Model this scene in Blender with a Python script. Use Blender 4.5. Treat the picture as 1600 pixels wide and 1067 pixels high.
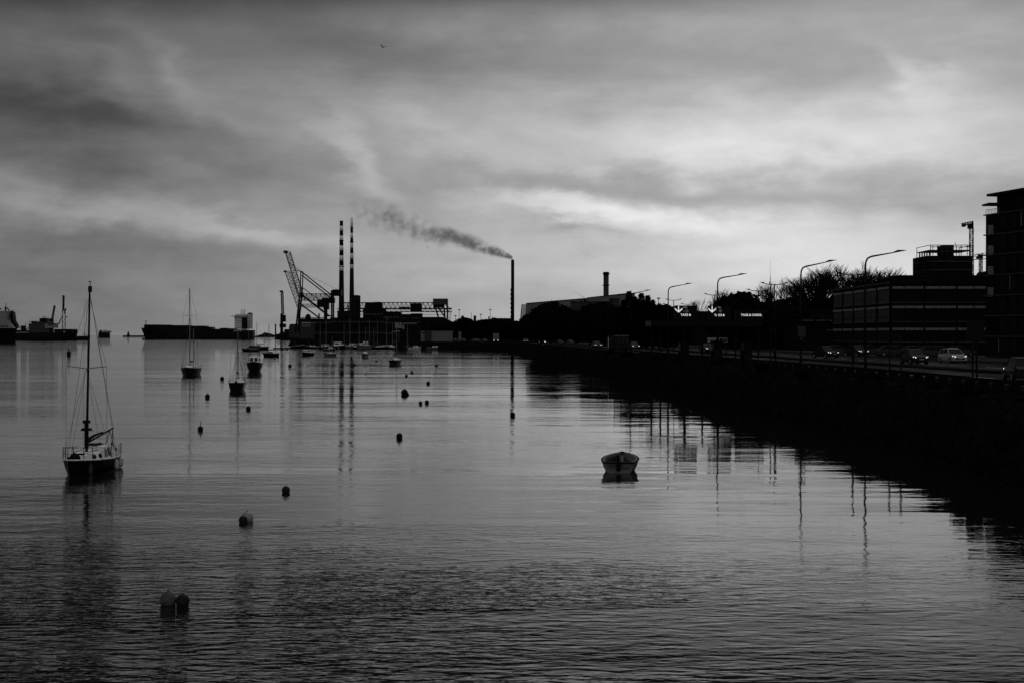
import bpy, math, random
from mathutils import Vector, Matrix
R = math.radians
random.seed(7)
sc = bpy.context.scene
for o in list(bpy.data.objects): bpy.data.objects.remove(o)
COL = sc.collection

# ------------------------------------------------------------------ camera
F = 2222.0            # focal length in pixels of the 1600 px photograph
CH = 6.5              # the bridge deck the photograph was taken from, metres above the water
cd = bpy.data.cameras.new('camera'); cd.lens = 50; cd.sensor_width = 36; cd.clip_end = 60000; cd.clip_start = 0.5
cam = bpy.data.objects.new('camera', cd); COL.objects.link(cam)
cam.location = (0, 0, CH); cam.rotation_euler = (R(90 - 0.27), 0, 0)
sc.camera = cam

# ------------------------------------------------------------------ world: overcast sky
class NT:
    """tiny node-tree helper"""
    def __init__(s, nt): s.nt = nt; s.N = nt.nodes; s.L = nt.links
    def node(s, t, **kw):
        n = s.N.new(t)
        for k, v in kw.items(): setattr(n, k, v)
        return n
    def put(s, sock, v):
        if hasattr(v, 'is_linked') or hasattr(v, 'links'): s.L.new(v, sock)
        else: sock.default_value = v
    def m(s, op, a, b=None, c=None, clamp=False):
        n = s.node('ShaderNodeMath', operation=op, use_clamp=clamp)
        s.put(n.inputs[0], a)
        if b is not None: s.put(n.inputs[1], b)
        if c is not None: s.put(n.inputs[2], c)
        return n.outputs[0]
    def xyz(s, x, y, z=0.0):
        n = s.node('ShaderNodeCombineXYZ')
        for i, v in enumerate((x, y, z)): s.put(n.inputs[i], v)
        return n.outputs[0]
    def sep(s, v):
        n = s.node('ShaderNodeSeparateXYZ'); s.L.new(v, n.inputs[0]); return n.outputs
    def noise(s, v, scale=1, detail=4, rough=0.5, dist=0.0, lac=2.0, dim='3D'):
        n = s.node('ShaderNodeTexNoise', noise_dimensions=dim)
        s.L.new(v, n.inputs['Vector']); n.inputs['Scale'].default_value = scale
        n.inputs['Detail'].default_value = detail; n.inputs['Roughness'].default_value = rough
        n.inputs['Distortion'].default_value = dist; n.inputs['Lacunarity'].default_value = lac
        return n.outputs[0]
    def mapr(s, v, a, b, c, d, smooth=True):
        n = s.node('ShaderNodeMapRange', interpolation_type='SMOOTHSTEP' if smooth else 'LINEAR')
        s.put(n.inputs[0], v)
        for i, k in enumerate((a, b, c, d)): s.put(n.inputs[i + 1], k)
        return n.outputs[0]
    def mapping(s, v, loc=(0, 0, 0), rot=(0, 0, 0), scale=(1, 1, 1), kind='POINT'):
        n = s.node('ShaderNodeMapping', vector_type=kind); s.L.new(v, n.inputs[0])
        n.inputs[1].default_value = loc; n.inputs[2].default_value = rot; n.inputs[3].default_value = scale
        return n.outputs[0]
    def blob(s, v, px, py, sx, sy, rot, amp):
        q = s.mapping(v, (px / 100, (523 - py) / 100, 0), (0, 0, R(rot)), (sx / 100, sy / 100, 1), 'TEXTURE')
        d = s.node('ShaderNodeVectorMath', operation='DOT_PRODUCT'); s.L.new(q, d.inputs[0]); s.L.new(q, d.inputs[1])
        e = s.m('POWER', 2.71828, s.m('MULTIPLY', d.outputs['Value'], -1.0))
        return s.m('MULTIPLY', e, amp)

world = bpy.data.worlds.new('World'); sc.world = world; world.use_nodes = True
w = NT(world.node_tree); w.N.clear()
tc = w.node('ShaderNodeTexCoord')
d = w.sep(tc.outputs['Generated'])
az = w.m('ARCTAN2', d[0], d[1])
el = w.m('ARCSINE', d[2])
U = w.m('MULTIPLY_ADD', az, 22.22, 8.0)      # hundreds of photo pixels across the sky, 8 = straight ahead
V = w.m('MULTIPLY', w.m('ABSOLUTE', el), 22.22)
uv = w.xyz(U, V)
# wind-torn edges: warp the cloud coordinates with noise
n1 = w.noise(w.mapping(uv, scale=(0.45, 0.9, 1)), 1.0, 5, 0.55)
n2 = w.noise(w.mapping(uv, loc=(31, 7, 3), scale=(0.5, 1.1, 1)), 1.0, 5, 0.55)
n3 = w.noise(w.mapping(uv, loc=(11, 27, 9), rot=(0, 0, R(28)), scale=(1.1, 2.6, 1)), 1.0, 7, 0.6, 0.3)
Uw = w.m('ADD', U, w.m('MULTIPLY', w.m('SUBTRACT', n1, 0.5), 2.6))
Vw = w.m('ADD', V, w.m('MULTIPLY', w.m('SUBTRACT', n2, 0.5), 1.5))
wv = w.xyz(Uw, Vw)
base = w.mapr(U, -1.0, 13.0, 0.44, 0.755)
base = w.m('SUBTRACT', base, w.mapr(U, 14.0, 18.0, 0.0, 0.10))
BL = [(70,190,190,50,-6,-.20),(280,215,150,40,-12,-.07),(170,262,300,26,-4,-.06),(120,385,260,24,-3,-.06),(150,440,300,30,0,-.03),
      (160,338,260,25,-8,.13),(420,370,150,20,-13,.11),(560,95,300,42,-4,-.07),(800,75,260,40,0,-.05),
      (290,118,110,22,-38,.07),(150,110,90,16,-30,.05),(550,255,85,22,-45,.12),(660,210,200,30,-20,.06),
      (900,328,210,22,-5,.12),(890,356,75,13,-14,-.15),(1080,352,230,30,-6,.10),(1220,300,420,34,-2,-.12),(850,288,260,26,3,-.06),
      (1140,235,360,40,-3,.08),(1340,190,260,60,0,.06),(1200,110,330,38,-3,-.06),(1395,135,60,16,-40,.10),(1450,60,160,24,-10,.04),
      (1600,2,170,30,-5,-.14),(20,20,200,90,0,-.05),(1590,330,140,60,0,-.07),(900,20,300,25,0,.02),(1560,150,90,90,0,-.03),
      (700,440,300,26,0,.03),(1300,430,260,26,0,.04),(1150,400,430,50,0,.05),(1150,225,420,50,0,.035),(1600,0,330,80,0,-.07),(950,130,320,42,-3,-.045),(330,30,260,30,-8,-.03)]
g = base
for b in BL: g = w.m('ADD', g, w.blob(wv, *b[:5], b[5] * .9))
n4 = w.noise(w.mapping(uv, loc=(3, 17, 5), rot=(0, 0, R(3)), scale=(0.16, 1.5, 1)), 1.0, 5, 0.55, 0.5)
g = w.m('ADD', g, w.m('MULTIPLY', w.m('SUBTRACT', n3, 0.5), 0.10))
g = w.m('ADD', g, w.m('MULTIPLY', w.m('SUBTRACT', n4, 0.5), 0.13))
g = w.m('ADD', g, w.m('MULTIPLY', w.m('SUBTRACT', n1, 0.5), 0.12))
# sky dims toward the top; out of view it is shaped for its light
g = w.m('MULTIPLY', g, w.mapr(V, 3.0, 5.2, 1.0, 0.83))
g = w.m('MULTIPLY', g, w.mapr(V, w.m('MULTIPLY_ADD', U, 0.02, 4.5), w.m('MULTIPLY_ADD', U, 0.03, 5.7), 1.0, 0.03))  # added dark above the frame, so the near ripples reflect less
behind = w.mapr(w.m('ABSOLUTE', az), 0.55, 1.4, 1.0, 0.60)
g = w.m('MAXIMUM', w.m('MULTIPLY', g, behind), w.m('MULTIPLY', w.m('SUBTRACT', 1.0, w.mapr(w.m('ABSOLUTE', az), 0.8, 1.8, 1.0, 0.0)), 0.56))  # added brightness behind the camera to light the pale sides
g = w.m('MAXIMUM', g, 0.02)
lum = w.m('POWER', g, 2.2)
sky = w.node('ShaderNodeTexSky', sky_type='NISHITA', sun_disc=False, sun_elevation=R(52), sun_rotation=R(12))
bw = w.node('ShaderNodeRGBToBW'); w.L.new(sky.outputs[0], bw.inputs[0])
air = w.m('MULTIPLY', w.m('MINIMUM', bw.outputs[0], 3.0), 0.004)   # the little clear-sky light that filters through
tot = w.m('ADD', lum, air)
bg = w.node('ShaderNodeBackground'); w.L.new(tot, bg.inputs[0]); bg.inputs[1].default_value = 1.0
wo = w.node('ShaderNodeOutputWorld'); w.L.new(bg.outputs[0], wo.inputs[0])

# ------------------------------------------------------------------ sun behind the overcast, ahead and high
sl = bpy.data.lights.new('sun', 'SUN'); sl.energy = 0.5; sl.angle = R(25); sl.color = (1, 1, 1)
sun = bpy.data.objects.new('sun', sl); COL.objects.link(sun)
sd = Vector((math.sin(R(12)) * math.cos(R(52)), math.cos(R(12)) * math.cos(R(52)), math.sin(R(52))))
sun.rotation_euler = sd.to_track_quat('Z', 'Y').to_euler()

# ------------------------------------------------------------------ exposure and sampling
sc.view_settings.view_transform = 'Standard'; sc.view_settings.look = 'None'
sc.view_settings.exposure = 0; sc.view_settings.gamma = 1; sc.view_settings.use_curve_mapping = False
sc.cycles.use_denoising = True
sc.cycles.max_bounces = 6; sc.cycles.glossy_bounces = 3; sc.cycles.diffuse_bounces = 2
sc.cycles.volume_bounces = 0; sc.cycles.volume_step_rate = 0.25; sc.cycles.volume_max_steps = 512; sc.cycles.sample_clamp_indirect = 3
sc.cycles.use_adaptive_sampling = True; sc.cycles.adaptive_threshold = 0.02

# ------------------------------------------------------------------ materials
MATS = {}
def mat(name, v=.1, rough=0.6, var=0.25, scale=2.0, metal=0.0, spec=None, emit=0.0):
    """grey principled surface with a little procedural weathering (the photograph is black and white)"""
    if name in MATS: return MATS[name]
    m = bpy.data.materials.new(name); m.use_nodes = True; MATS[name] = m
    t = NT(m.node_tree); p = t.N['Principled BSDF']
    if emit:
        p.inputs['Emission Color'].default_value = (1, 1, 1, 1); p.inputs['Emission Strength'].default_value = emit
    c = t.node('ShaderNodeTexCoord')
    n = t.noise(c.outputs['Object'], scale, 5, 0.6)
    val = t.m('MULTIPLY', t.mapr(n, 0.3, 0.7, 1 - var, 1 + var), v)
    t.L.new(val, p.inputs['Base Color'])
    p.inputs['Roughness'].default_value = rough; p.inputs['Metallic'].default_value = metal
    p.inputs['Specular IOR Level'].default_value = (0.5 if v > .1 else 0.05 if rough > .3 else .3) if spec is None else spec
    return m
#==WATER==
def water_mat():
    m = bpy.data.materials.new('water'); m.use_nodes = True
    t = NT(m.node_tree); p = t.N['Principled BSDF']
    c = t.node('ShaderNodeTexCoord'); P = c.outputs['Object']
    xy = t.sep(P)
    # calm and wind-ruffled patches
    patch = t.noise(t.mapping(P, scale=(0.012, 0.035, 1)), 1.0, 4, 0.55, 0.6)
    ruff = t.mapr(patch, 0.40, 0.62, 0.25, 1.0)
    shore = t.m('MULTIPLY', t.mapr(xy[0], -14.0, 12.0, 1.0, 0.33), t.m('MULTIPLY', t.mapr(xy[0], -60.0, -12.0, 1.7, 1.0), t.mapr(xy[0], -260.0, -60.0, 3.2, 1.0)))                    # sheltered by the quay
    amp = t.m('MULTIPLY', ruff, shore)
    near = t.mapr(xy[1], 22.0, 56.0, 1.0, 0.0)                       # wash coming off the bridge piers
    long = t.noise(t.mapping(P, loc=(3, 9, 0), rot=(0, 0, R(4)), scale=(0.006, 0.05, 1)), 1.0, 4, 0.6, 0.4)
    swell = t.noise(t.mapping(P, loc=(5, 2, 0), rot=(0, 0, R(12)), scale=(0.15, 0.30, 1)), 1.0, 2, 0.4)
    mid = t.noise(t.mapping(P, rot=(0, 0, R(-10)), scale=(0.85, 1.35, 1)), 1.0, 3, 0.5, 0.3)
    fine = t.noise(t.mapping(P, rot=(0, 0, R(16)), scale=(3.6, 6.0, 1)), 1.0, 3, 0.55)
    # short confused wavelets: two crossing trains, patchy
    pch = t.mapr(t.noise(t.mapping(P, loc=(40, 3, 0), rot=(0, 0, R(-14)), scale=(0.05, 0.16, 1)), 1.0, 3, 0.5, 0.8), 0.35, 0.65, 0.35, 1.0)
    w1 = t.noise(t.mapping(P, loc=(2, 8, 0), rot=(0, 0, R(-30)), scale=(1.1, 3.2, 1)), 1.0, 2, 0.45, 0.5)
    w2 = t.noise(t.mapping(P, loc=(7, 1, 0), rot=(0, 0, R(9)), scale=(1.9, 4.2, 1)), 1.0, 2, 0.45, 0.4)
    left = t.mapr(xy[0], -10.0, 9.0, 1.0, 0.16)
    h = t.m('ADD', t.m('MULTIPLY', swell, 0.030), t.m('MULTIPLY', t.m('MULTIPLY', long, t.mapr(xy[0], -20.0, 12.0, 1.0, 0.45)), 0.20))
    h = t.m('ADD', h, t.m('MULTIPLY', t.m('MULTIPLY', mid, amp), 0.030))
    h = t.m('ADD', h, t.m('MULTIPLY', t.m('MULTIPLY', fine, amp), 0.0042))
    h = t.m('ADD', h, t.m('MULTIPLY', t.m('MULTIPLY', t.m('MULTIPLY_ADD', w2, 0.5, w1), t.m('MULTIPLY', near, t.m('MULTIPLY', pch, left))), 0.15))
    bp = t.node('ShaderNodeBump'); bp.inputs['Strength'].default_value = 1.0; bp.inputs['Distance'].default_value = 1.0
    t.L.new(h, bp.inputs['Height']); t.L.new(bp.outputs[0], p.inputs['Normal'])
    p.inputs['Base Color'].default_value = (0.006, 0.006, 0.006, 1)
    p.inputs['Roughness'].default_value = 0.025; p.inputs['IOR'].default_value = 1.20
    return m

# ------------------------------------------------------------------ mesh building helpers
def link(name, me, parent=None):
    o = bpy.data.objects.new(name, me); COL.objects.link(o)
    if parent: o.parent = parent
    return o
def mesh_obj(name, verts, faces, m, parent=None, smooth=False):
    me = bpy.data.meshes.new(name); me.from_pydata(verts, [], faces); me.materials.append(m)
    if smooth: me.polygons.foreach_set('use_smooth', [p.loop_total < 5 for p in me.polygons])
    me.update(); return link(name, me, parent)
def structure(o): o['kind'] = 'structure'; return o

water = structure(mesh_obj('water', [(-9000, -60, 0), (9000, -60, 0), (30000, 45000, 0), (-30000, 45000, 0)], [(0, 1, 2, 3)], water_mat()))

class MB:
    """collects shapes in world coordinates; build() links them as ONE mesh, relative to the parent's origin"""
    def __init__(s): s.v = []; s.f = []
    def add(s, vs, fs):
        k = len(s.v); s.v += [tuple(p) for p in vs]; s.f += [tuple(i + k for i in f) for f in fs]; return s
    def box(s, c, d, rz=0.0, top=None):
        """box on its bottom centre c, size d; top = (sx, sy) scale of the upper face"""
        cx, cy, cz = c; hx, hy = d[0] / 2, d[1] / 2; tx, ty = top or (1, 1); a, b = math.cos(rz), math.sin(rz); vs = []
        for z, qx, qy in ((cz, 1, 1), (cz + d[2], tx, ty)):
            for ux, uy in ((-1, -1), (1, -1), (1, 1), (-1, 1)):
                x, y = ux * hx * qx, uy * hy * qy; vs.append((cx + x * a - y * b, cy + x * b + y * a, z))
        return s.add(vs, [(3, 2, 1, 0), (4, 5, 6, 7), (0, 1, 5, 4), (1, 2, 6, 5), (2, 3, 7, 6), (3, 0, 4, 7)])
    def tube(s, p, q, r, r2=None, n=6, cap=True):
        p, q = Vector(p), Vector(q); r2 = r if r2 is None else r2
        ax = (q - p)
        if ax.length < 1e-6: return s
        ax.normalize(); u = ax.cross(Vector((0, 0, 1)) if abs(ax.z) < 0.95 else Vector((1, 0, 0))).normalized(); w_ = ax.cross(u)
        ph = math.pi / n; vs = []
        for c, rr in ((p, r), (q, r2)):
            for i in range(n):
                t = 2 * math.pi * i / n + ph; vs.append(c + u * (rr * math.cos(t)) + w_ * (rr * math.sin(t)))
        fs = [(i, (i + 1) % n, n + (i + 1) % n, n + i) for i in range(n)]
        if cap: fs += [tuple(reversed(range(n))), tuple(range(n, 2 * n))]
        return s.add(vs, fs)
    def path(s, pts, r, n=6, r2=None):
        k = len(pts) - 1; r2 = r if r2 is None else r2
        for i in range(k): s.tube(pts[i], pts[i + 1], r + (r2 - r) * i / k, r + (r2 - r) * (i + 1) / k, n)
        return s
    def lathe(s, c, prof, n=12):
        """prof: list of (radius, z) upward"""
        cx, cy, cz = c; vs = []
        for r, z in prof:
            for i in range(n):
                t = 2 * math.pi * i / n; vs.append((cx + r * math.cos(t), cy + r * math.sin(t), cz + z))
        fs = []
        for j in range(len(prof) - 1):
            for i in range(n): fs.append((j * n + i, j * n + (i + 1) % n, (j + 1) * n + (i + 1) % n, (j + 1) * n + i))
        fs += [tuple(reversed(range(n))), tuple(range((len(prof) - 1) * n, len(prof) * n))]
        return s.add(vs, fs)
    def prism(s, pts, z0, z1):
        n = len(pts); vs = [(x, y, z0) for x, y in pts] + [(x, y, z1) for x, y in pts]
        return s.add(vs, [tuple(reversed(range(n))), tuple(range(n, 2 * n))] + [(i, (i + 1) % n, n + (i + 1) % n, n + i) for i in range(n)])
    def slab(s, pts, y0, y1):
        """outline in x-z extruded along y"""
        n = len(pts); vs = [(x, y0, z) for x, z in pts] + [(x, y1, z) for x, z in pts]
        return s.add(vs, [tuple(range(n)), tuple(reversed(range(n, 2 * n)))] + [((i + 1) % n, i, n + i, n + (i + 1) % n) for i in range(n)])
    def lattice(s, p, q, w_, h, n, r=0.12, rd=None, up=(0, 0, 1)):
        """box truss from p to q; w_ across, h along up (measured upward from the p-q line)"""
        p, q = Vector(p), Vector(q); ax = (q - p).normalized(); up = Vector(up); sd_ = ax.cross(up).normalized(); up = sd_.cross(ax).normalized()
        rd = rd or r * 0.6; cs = []
        for i in range(n + 1):
            c = p.lerp(q, i / n); cs.append([c - sd_ * w_ / 2, c + sd_ * w_ / 2, c + sd_ * w_ / 2 + up * h, c - sd_ * w_ / 2 + up * h])
        for k in range(4): s.tube(cs[0][k], cs[-1][k], r, n=4)
        for i in range(n):
            a, b = cs[i], cs[i + 1]
            for k, l in ((0, 3), (1, 2)):
                s.tube(a[k], b[l], rd, n=3, cap=False) if i % 2 == 0 else s.tube(a[l], b[k], rd, n=3, cap=False)
            s.tube(a[0], b[1], rd, n=3, cap=False); s.tube(a[3], b[2], rd, n=3, cap=False)
            for k in range(4): s.tube(b[k], b[(k + 1) % 4], rd, n=3, cap=False)
        return s
    def build(s, name, m, parent=None, smooth=False):
        if parent:
            root = parent
            while root.parent: root = root.parent
            inv = Matrix.Translation(root.location).inverted()
            vs = [inv @ Vector(p) for p in s.v]
        else: vs = s.v
        return mesh_obj(name, vs, s.f, mat(m) if isinstance(m, str) else m, parent, smooth)

def T(name, label, cat, loc, group=None):
    o = bpy.data.objects.new(name, None); COL.objects.link(o); o.location = loc
    o['label'] = label; o['category'] = cat
    if group: o['group'] = group
    o.empty_display_size = 0.2
    return o
def tag(o, label, cat, group=None, kind=None):
    o['label'] = label; o['category'] = cat
    if group: o['group'] = group
    if kind: o['kind'] = kind
    return o
def kids(o): return [c for c in bpy.data.objects if c.parent == o]
def dup(root, loc, label, rz=0.0, scale=1.0, group=None):
    """a copy of a thing with copies of its parts and sub-parts"""
    r = root.copy(); COL.objects.link(r); r.location = loc; r.rotation_euler = (0, 0, rz); r.scale = (scale,) * 3; r['label'] = label
    if group: r['group'] = group
    for ch in TREE.get(root.name) or TREE.setdefault(root.name, kids(root)):
        c = ch.copy(); COL.objects.link(c); c.parent = r
        for g in TREE.get(ch.name) or TREE.setdefault(ch.name, kids(ch)):
            e = g.copy(); COL.objects.link(e); e.parent = c
    return r
TREE = {}
def P(px, py, D, dy=0.0):
    """the point D metres out seen at photo pixel px, py"""
    return Vector(((px - 800) / F * D, D + dy, CH + (523 - py) / F * D))
def PX(px, D): return (px - 800) / F * D
def DW(py, z=0.0): return (CH - z) * F / (py - 523)

# materials: name, albedo, roughness
for a in (('black_paint', .008, .5), ('dark_steel', .007, .55), ('steel', .035, .5), ('pale_steel', .30, .5), ('grey_paint', .05, .5),
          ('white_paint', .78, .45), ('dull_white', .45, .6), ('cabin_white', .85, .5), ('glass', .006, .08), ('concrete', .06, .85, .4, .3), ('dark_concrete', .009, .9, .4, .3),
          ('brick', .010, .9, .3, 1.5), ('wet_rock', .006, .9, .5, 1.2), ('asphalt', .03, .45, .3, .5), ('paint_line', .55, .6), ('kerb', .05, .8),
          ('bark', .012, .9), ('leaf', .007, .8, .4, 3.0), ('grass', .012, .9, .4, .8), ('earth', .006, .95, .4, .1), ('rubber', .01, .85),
          ('canvas', .015, .9), ('wood', .03, .7, .4, 4.0), ('rope', .1, .9), ('buoy_pale', .26, .55, .3, 5.0), ('buoy_grey', .08, .55, .3, 5.0), ('buoy_dark', .02, .6, .4, 5.0),
          ('galv', .16, .45), ('hull_dark', .008, .35), ('hull_grey', .10, .4), ('cladding', .13, .5, .15, .04), ('stack_white', .85, .8, .15, .05), ('stack_dark', .012, .85, .3, .05),
          ('panel_grey', .12, .7), ('shed_grey', .22, .7), ('blind', .26, .7), ('car_silver', .22, .3, .05), ('car_dark', .012, .5, .05), ('car_dim', .04, .8, .1), ('window_dark', .008, .5, .2), ('dim_blind', .09, .8, .3), ('sand_stone', .15, .8)):
    n_, v_, r_ = a[:3]; mat(n_, v_, r_, *(a[3:]), **({'spec': 0.0} if r_ >= .8 and v_ < .1 else {}))
mat('lamp_on', .8, .3, 0, emit=1.2); mat('sign_lit', .8, .4, 0, emit=0.55); mat('text_pale', .6, .6, 0); mat('headlight_on', .8, .3, 0, emit=1.3)

def road_mat():
    m = bpy.data.materials.new('wet_asphalt'); m.use_nodes = True; MATS['wet_asphalt'] = m
    t = NT(m.node_tree); p = t.N['Principled BSDF']; p.inputs['Specular IOR Level'].default_value = .035; c = t.node('ShaderNodeTexCoord')
    n = t.noise(c.outputs['Object'], 0.12, 4, 0.6); f = t.noise(c.outputs['Object'], 18, 2, 0.5)
    t.L.new(t.m('MULTIPLY', t.mapr(f, .3, .7, .75, 1.25), .014), p.inputs['Base Color'])
    t.L.new(t.mapr(n, 0.45, 0.68, 0.92, 0.5), p.inputs['Roughness'])
    b = t.node('ShaderNodeBump'); b.inputs['Distance'].default_value = .004; t.L.new(f, b.inputs['Height']); t.L.new(b.outputs[0], p.inputs['Normal'])
road_mat()

# ================================================================== THE SETTING: quays, ground, road
def spline(pts, n=6):
    out = []
    for i in range(len(pts) - 1):
        p0, p1, p2, p3 = pts[max(i - 1, 0)], pts[i], pts[i + 1], pts[min(i + 2, len(pts) - 1)]
        for k in range(n):
            t = k / n
            out.append(tuple(0.5 * (2 * p1[j] + (p2[j] - p0[j]) * t + (2 * p0[j] - 5 * p1[j] + 4 * p2[j] - p3[j]) * t * t + (3 * p1[j] - p0[j] - 3 * p2[j] + p3[j]) * t ** 3) for j in (0, 1)))
    out.append(pts[-1]); return out
QS = spline([(26, -50), (24.5, 0), (24.3, 64), (24.6, 92), (22.5, 132), (18.3, 203), (13, 317), (6, 450), (-3, 560), (-18, 622), (-48, 655), (-90, 700), (-122, 800), (-150, 980), (-185, 1250), (-250, 1600), (-333, 2000)])
NQ = len(QS)
def normal(i):
    a, b = QS[max(i - 1, 0)], QS[min(i + 1, NQ - 1)]; dx, dy = b[0] - a[0], b[1] - a[1]; l = math.hypot(dx, dy); return dy / l, -dx / l
def off(i, o): nx, ny = normal(i); return QS[i][0] + nx * o, QS[i][1] + ny * o
GZ = 3.4
# slope of the embankment, rough with stone
rnd = random.Random(3)
vs, fs = [], []
SL = [(-3.2, -1.5), (-2.6, -0.2), (-2.1, 0.7), (-1.5, 1.6), (-0.9, 2.5), (-0.3, 3.2), (0.4, 3.38), (1.2, 3.4)]
QD = []     # denser along the quay
for i in range(NQ - 1):
    k = 8 if QS[i][1] < 620 else 2
    for j in range(k):
        t = j / k; a = QS[i]; b = QS[i + 1]; n0, n1 = normal(i), normal(i + 1)
        QD.append((a[0] + (b[0] - a[0]) * t, a[1] + (b[1] - a[1]) * t, n0[0] + (n1[0] - n0[0]) * t, n0[1] + (n1[1] - n0[1]) * t))
for (x, y, nx, ny) in QD:
    for j, (o, z) in enumerate(SL):
        jo = rnd.uniform(-.14, .14) if 0 < j < 6 else 0; jz = rnd.uniform(-.10, .10) if 0 < j < 6 else 0
        vs.append((x + nx * (o + jo), y + ny * (o + jo), z + jz))
m_ = len(SL)
for i in range(len(QD) - 1):
    for j in range(m_ - 1): fs.append((i * m_ + j, (i + 1) * m_ + j, (i + 1) * m_ + j + 1, i * m_ + j + 1))
structure(mesh_obj('embankment', vs, fs, mat('wet_rock')))
# the ground behind it, one sheet to the horizon
vs, fs = [], []
for i in range(NQ):
    a = off(i, 1.0); vs += [(a[0], a[1], GZ), (max(a[0] + 60, 60 + a[0]), a[1] + 0, GZ)]
ring = [off(i, 1.0) for i in range(NQ)]
outer = ring + [(-420, 2600), (-500, 3600), (-200, 7000), (9000, 9000), (9000, -50)]
bm_v = [(x, y, GZ) for x, y in outer]
me = bpy.data.meshes.new('ground'); me.from_pydata(bm_v, [], [tuple(reversed(range(len(bm_v))))]); me.materials.append(mat('earth')); me.update()
structure(link('ground', me))
def ribbon(name, o0, o1, z0, z1, m, i0=0, i1=None, solid=False):
    i1 = i1 or NQ - 1; vs, fs = [], []
    for i in range(i0, i1 + 1):
        a, b = off(i, o0), off(i, o1)
        vs += [(a[0], a[1], z0), (a[0], a[1], z1), (b[0], b[1], z1), (b[0], b[1], z0)]
    for k in range(i1 - i0):
        p, q = k * 4, k * 4 + 4
        fs.append((p + 1, p + 2, q + 2, q + 1))
        if solid: fs += [(p, p + 1, q + 1, q), (p + 2, p + 3, q + 3, q + 2)]
    if solid: fs += [(0, 3, 2, 1), (len(vs) - 4, len(vs) - 3, len(vs) - 2, len(vs) - 1)]
    return structure(mesh_obj(name, vs, fs, mat(m)))
IR = max(i for i in range(NQ) if QS[i][1] < 560)
ribbon('pavement', 2.2, 4.9, GZ - .1, GZ + .12, 'dark_concrete', 0, IR, True)
ribbon('kerb', 4.9, 5.1, GZ - .1, GZ + .14, 'kerb', 0, IR, True)
ribbon('road', 5.1, 15.0, GZ, GZ + .006, 'wet_asphalt', 0, IR)
ribbon('median_strip', 15.0, 17.5, GZ - .1, GZ + .14, 'dark_concrete', 0, IR, True)
ribbon('road', 17.5, 29.0, GZ, GZ + .006, 'wet_asphalt', 0, IR)
ribbon('kerb', 29.0, 29.2, GZ - .1, GZ + .15, 'kerb', 0, IR, True)
ribbon('pavement', 29.2, 33.0, GZ - .1, GZ + .13, 'dark_concrete', 0, IR, True)
ribbon('car_park', 33.5, 52.0, GZ, GZ + .006, 'wet_asphalt', 0, IR - 6)
# painted lines
def at_len(o, gap, dash, name, o_w=.14):
    mb = MB(); s_ = 0.0; pts = [off(i, o) for i in range(IR)]
    for i in range(len(pts) - 1):
        a, b = Vector(pts[i]), Vector(pts[i + 1]); L = (b - a).length; t = 0.0
        while t < L:
            ph = (s_ + t) % (gap + dash); step = min(1.0, L - t)
            if ph < dash:
                u = a.lerp(b, t / L); v = a.lerp(b, min(1, (t + step) / L)); d_ = (v - u).normalized() * 0 + (b - a).normalized(); n_ = Vector((d_.y, -d_.x)) * o_w / 2
                mb.add([(u.x - n_.x, u.y - n_.y, GZ + .012), (u.x + n_.x, u.y + n_.y, GZ + .012), (v.x + n_.x, v.y + n_.y, GZ + .012), (v.x - n_.x, v.y - n_.y, GZ + .012)], [(0, 1, 2, 3)])
            t += step
        s_ += L
    return structure(mb.build(name, 'paint_line'))
at_len(10.0, 5, 5, 'lane_marking'); at_len(23.2, 5, 5, 'lane_marking'); at_len(5.6, 0, 1e9, 'edge_line', .1); at_len(17.9, 0, 1e9, 'edge_line', .1)

# rocks of the embankment (nobody could count them)
mb = MB(); rnd = random.Random(11)
for _ in range(3600):
    q = rnd.choice(QD[:int(len(QD) * .6)]); o = rnd.uniform(-2.9, 0.0); z = 3.3 + o * 1.25; s_ = rnd.uniform(.2, .5)
    c = (q[0] + q[2] * o, q[1] + q[3] * o + rnd.uniform(-1, 1), z - s_ * .3)
    mb.box(c, (s_ * rnd.uniform(.8, 1.5), s_ * rnd.uniform(.8, 1.5), s_ * .8), rnd.uniform(0, 3), (rnd.uniform(.4, .8), rnd.uniform(.4, .8)))
r = mb.build('rocks', 'wet_rock'); r['kind'] = 'stuff'; r['label'] = 'dark wet rocks piled along the sloping quay bank'; r['category'] = 'rocks'

# far quays across the river mouth
structure(MB().prism([(-2500, 1720), (PX(0, 1720), 1720), (PX(90, 1725), 1725), (PX(137, 1760), 1760), (PX(137, 2600), 2600), (-2600, 2700)], -2, 3.2).build('north_quay', 'dark_concrete'))
structure(MB().prism([(PX(192, 4300), 4300), (PX(232, 4300), 4300), (PX(232, 4300), 4315), (PX(192, 4300), 4315)], -2, 4.0).build('breakwater', 'wet_rock'))
vs = []; fs = []; rnd = random.Random(5); n_ = 60
for i in range(n_ + 1):
    px = 395 + 120 * i / n_; D = 3700
    h = 9 + 5 * math.sin(i * .35) + rnd.uniform(-1.5, 1.5) if i > 6 else 3 + i
    for y_, z_ in ((0, -1), (4, h * .6), (40, h), (120, h * .8), (200, -1)): vs.append((PX(px, D), D + y_, z_))
for i in range(n_):
    for j in range(4): fs.append((i * 5 + j, (i + 1) * 5 + j, (i + 1) * 5 + j + 1, i * 5 + j + 1))
structure(mesh_obj('hills', vs, fs, mat('grass')))

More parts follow.
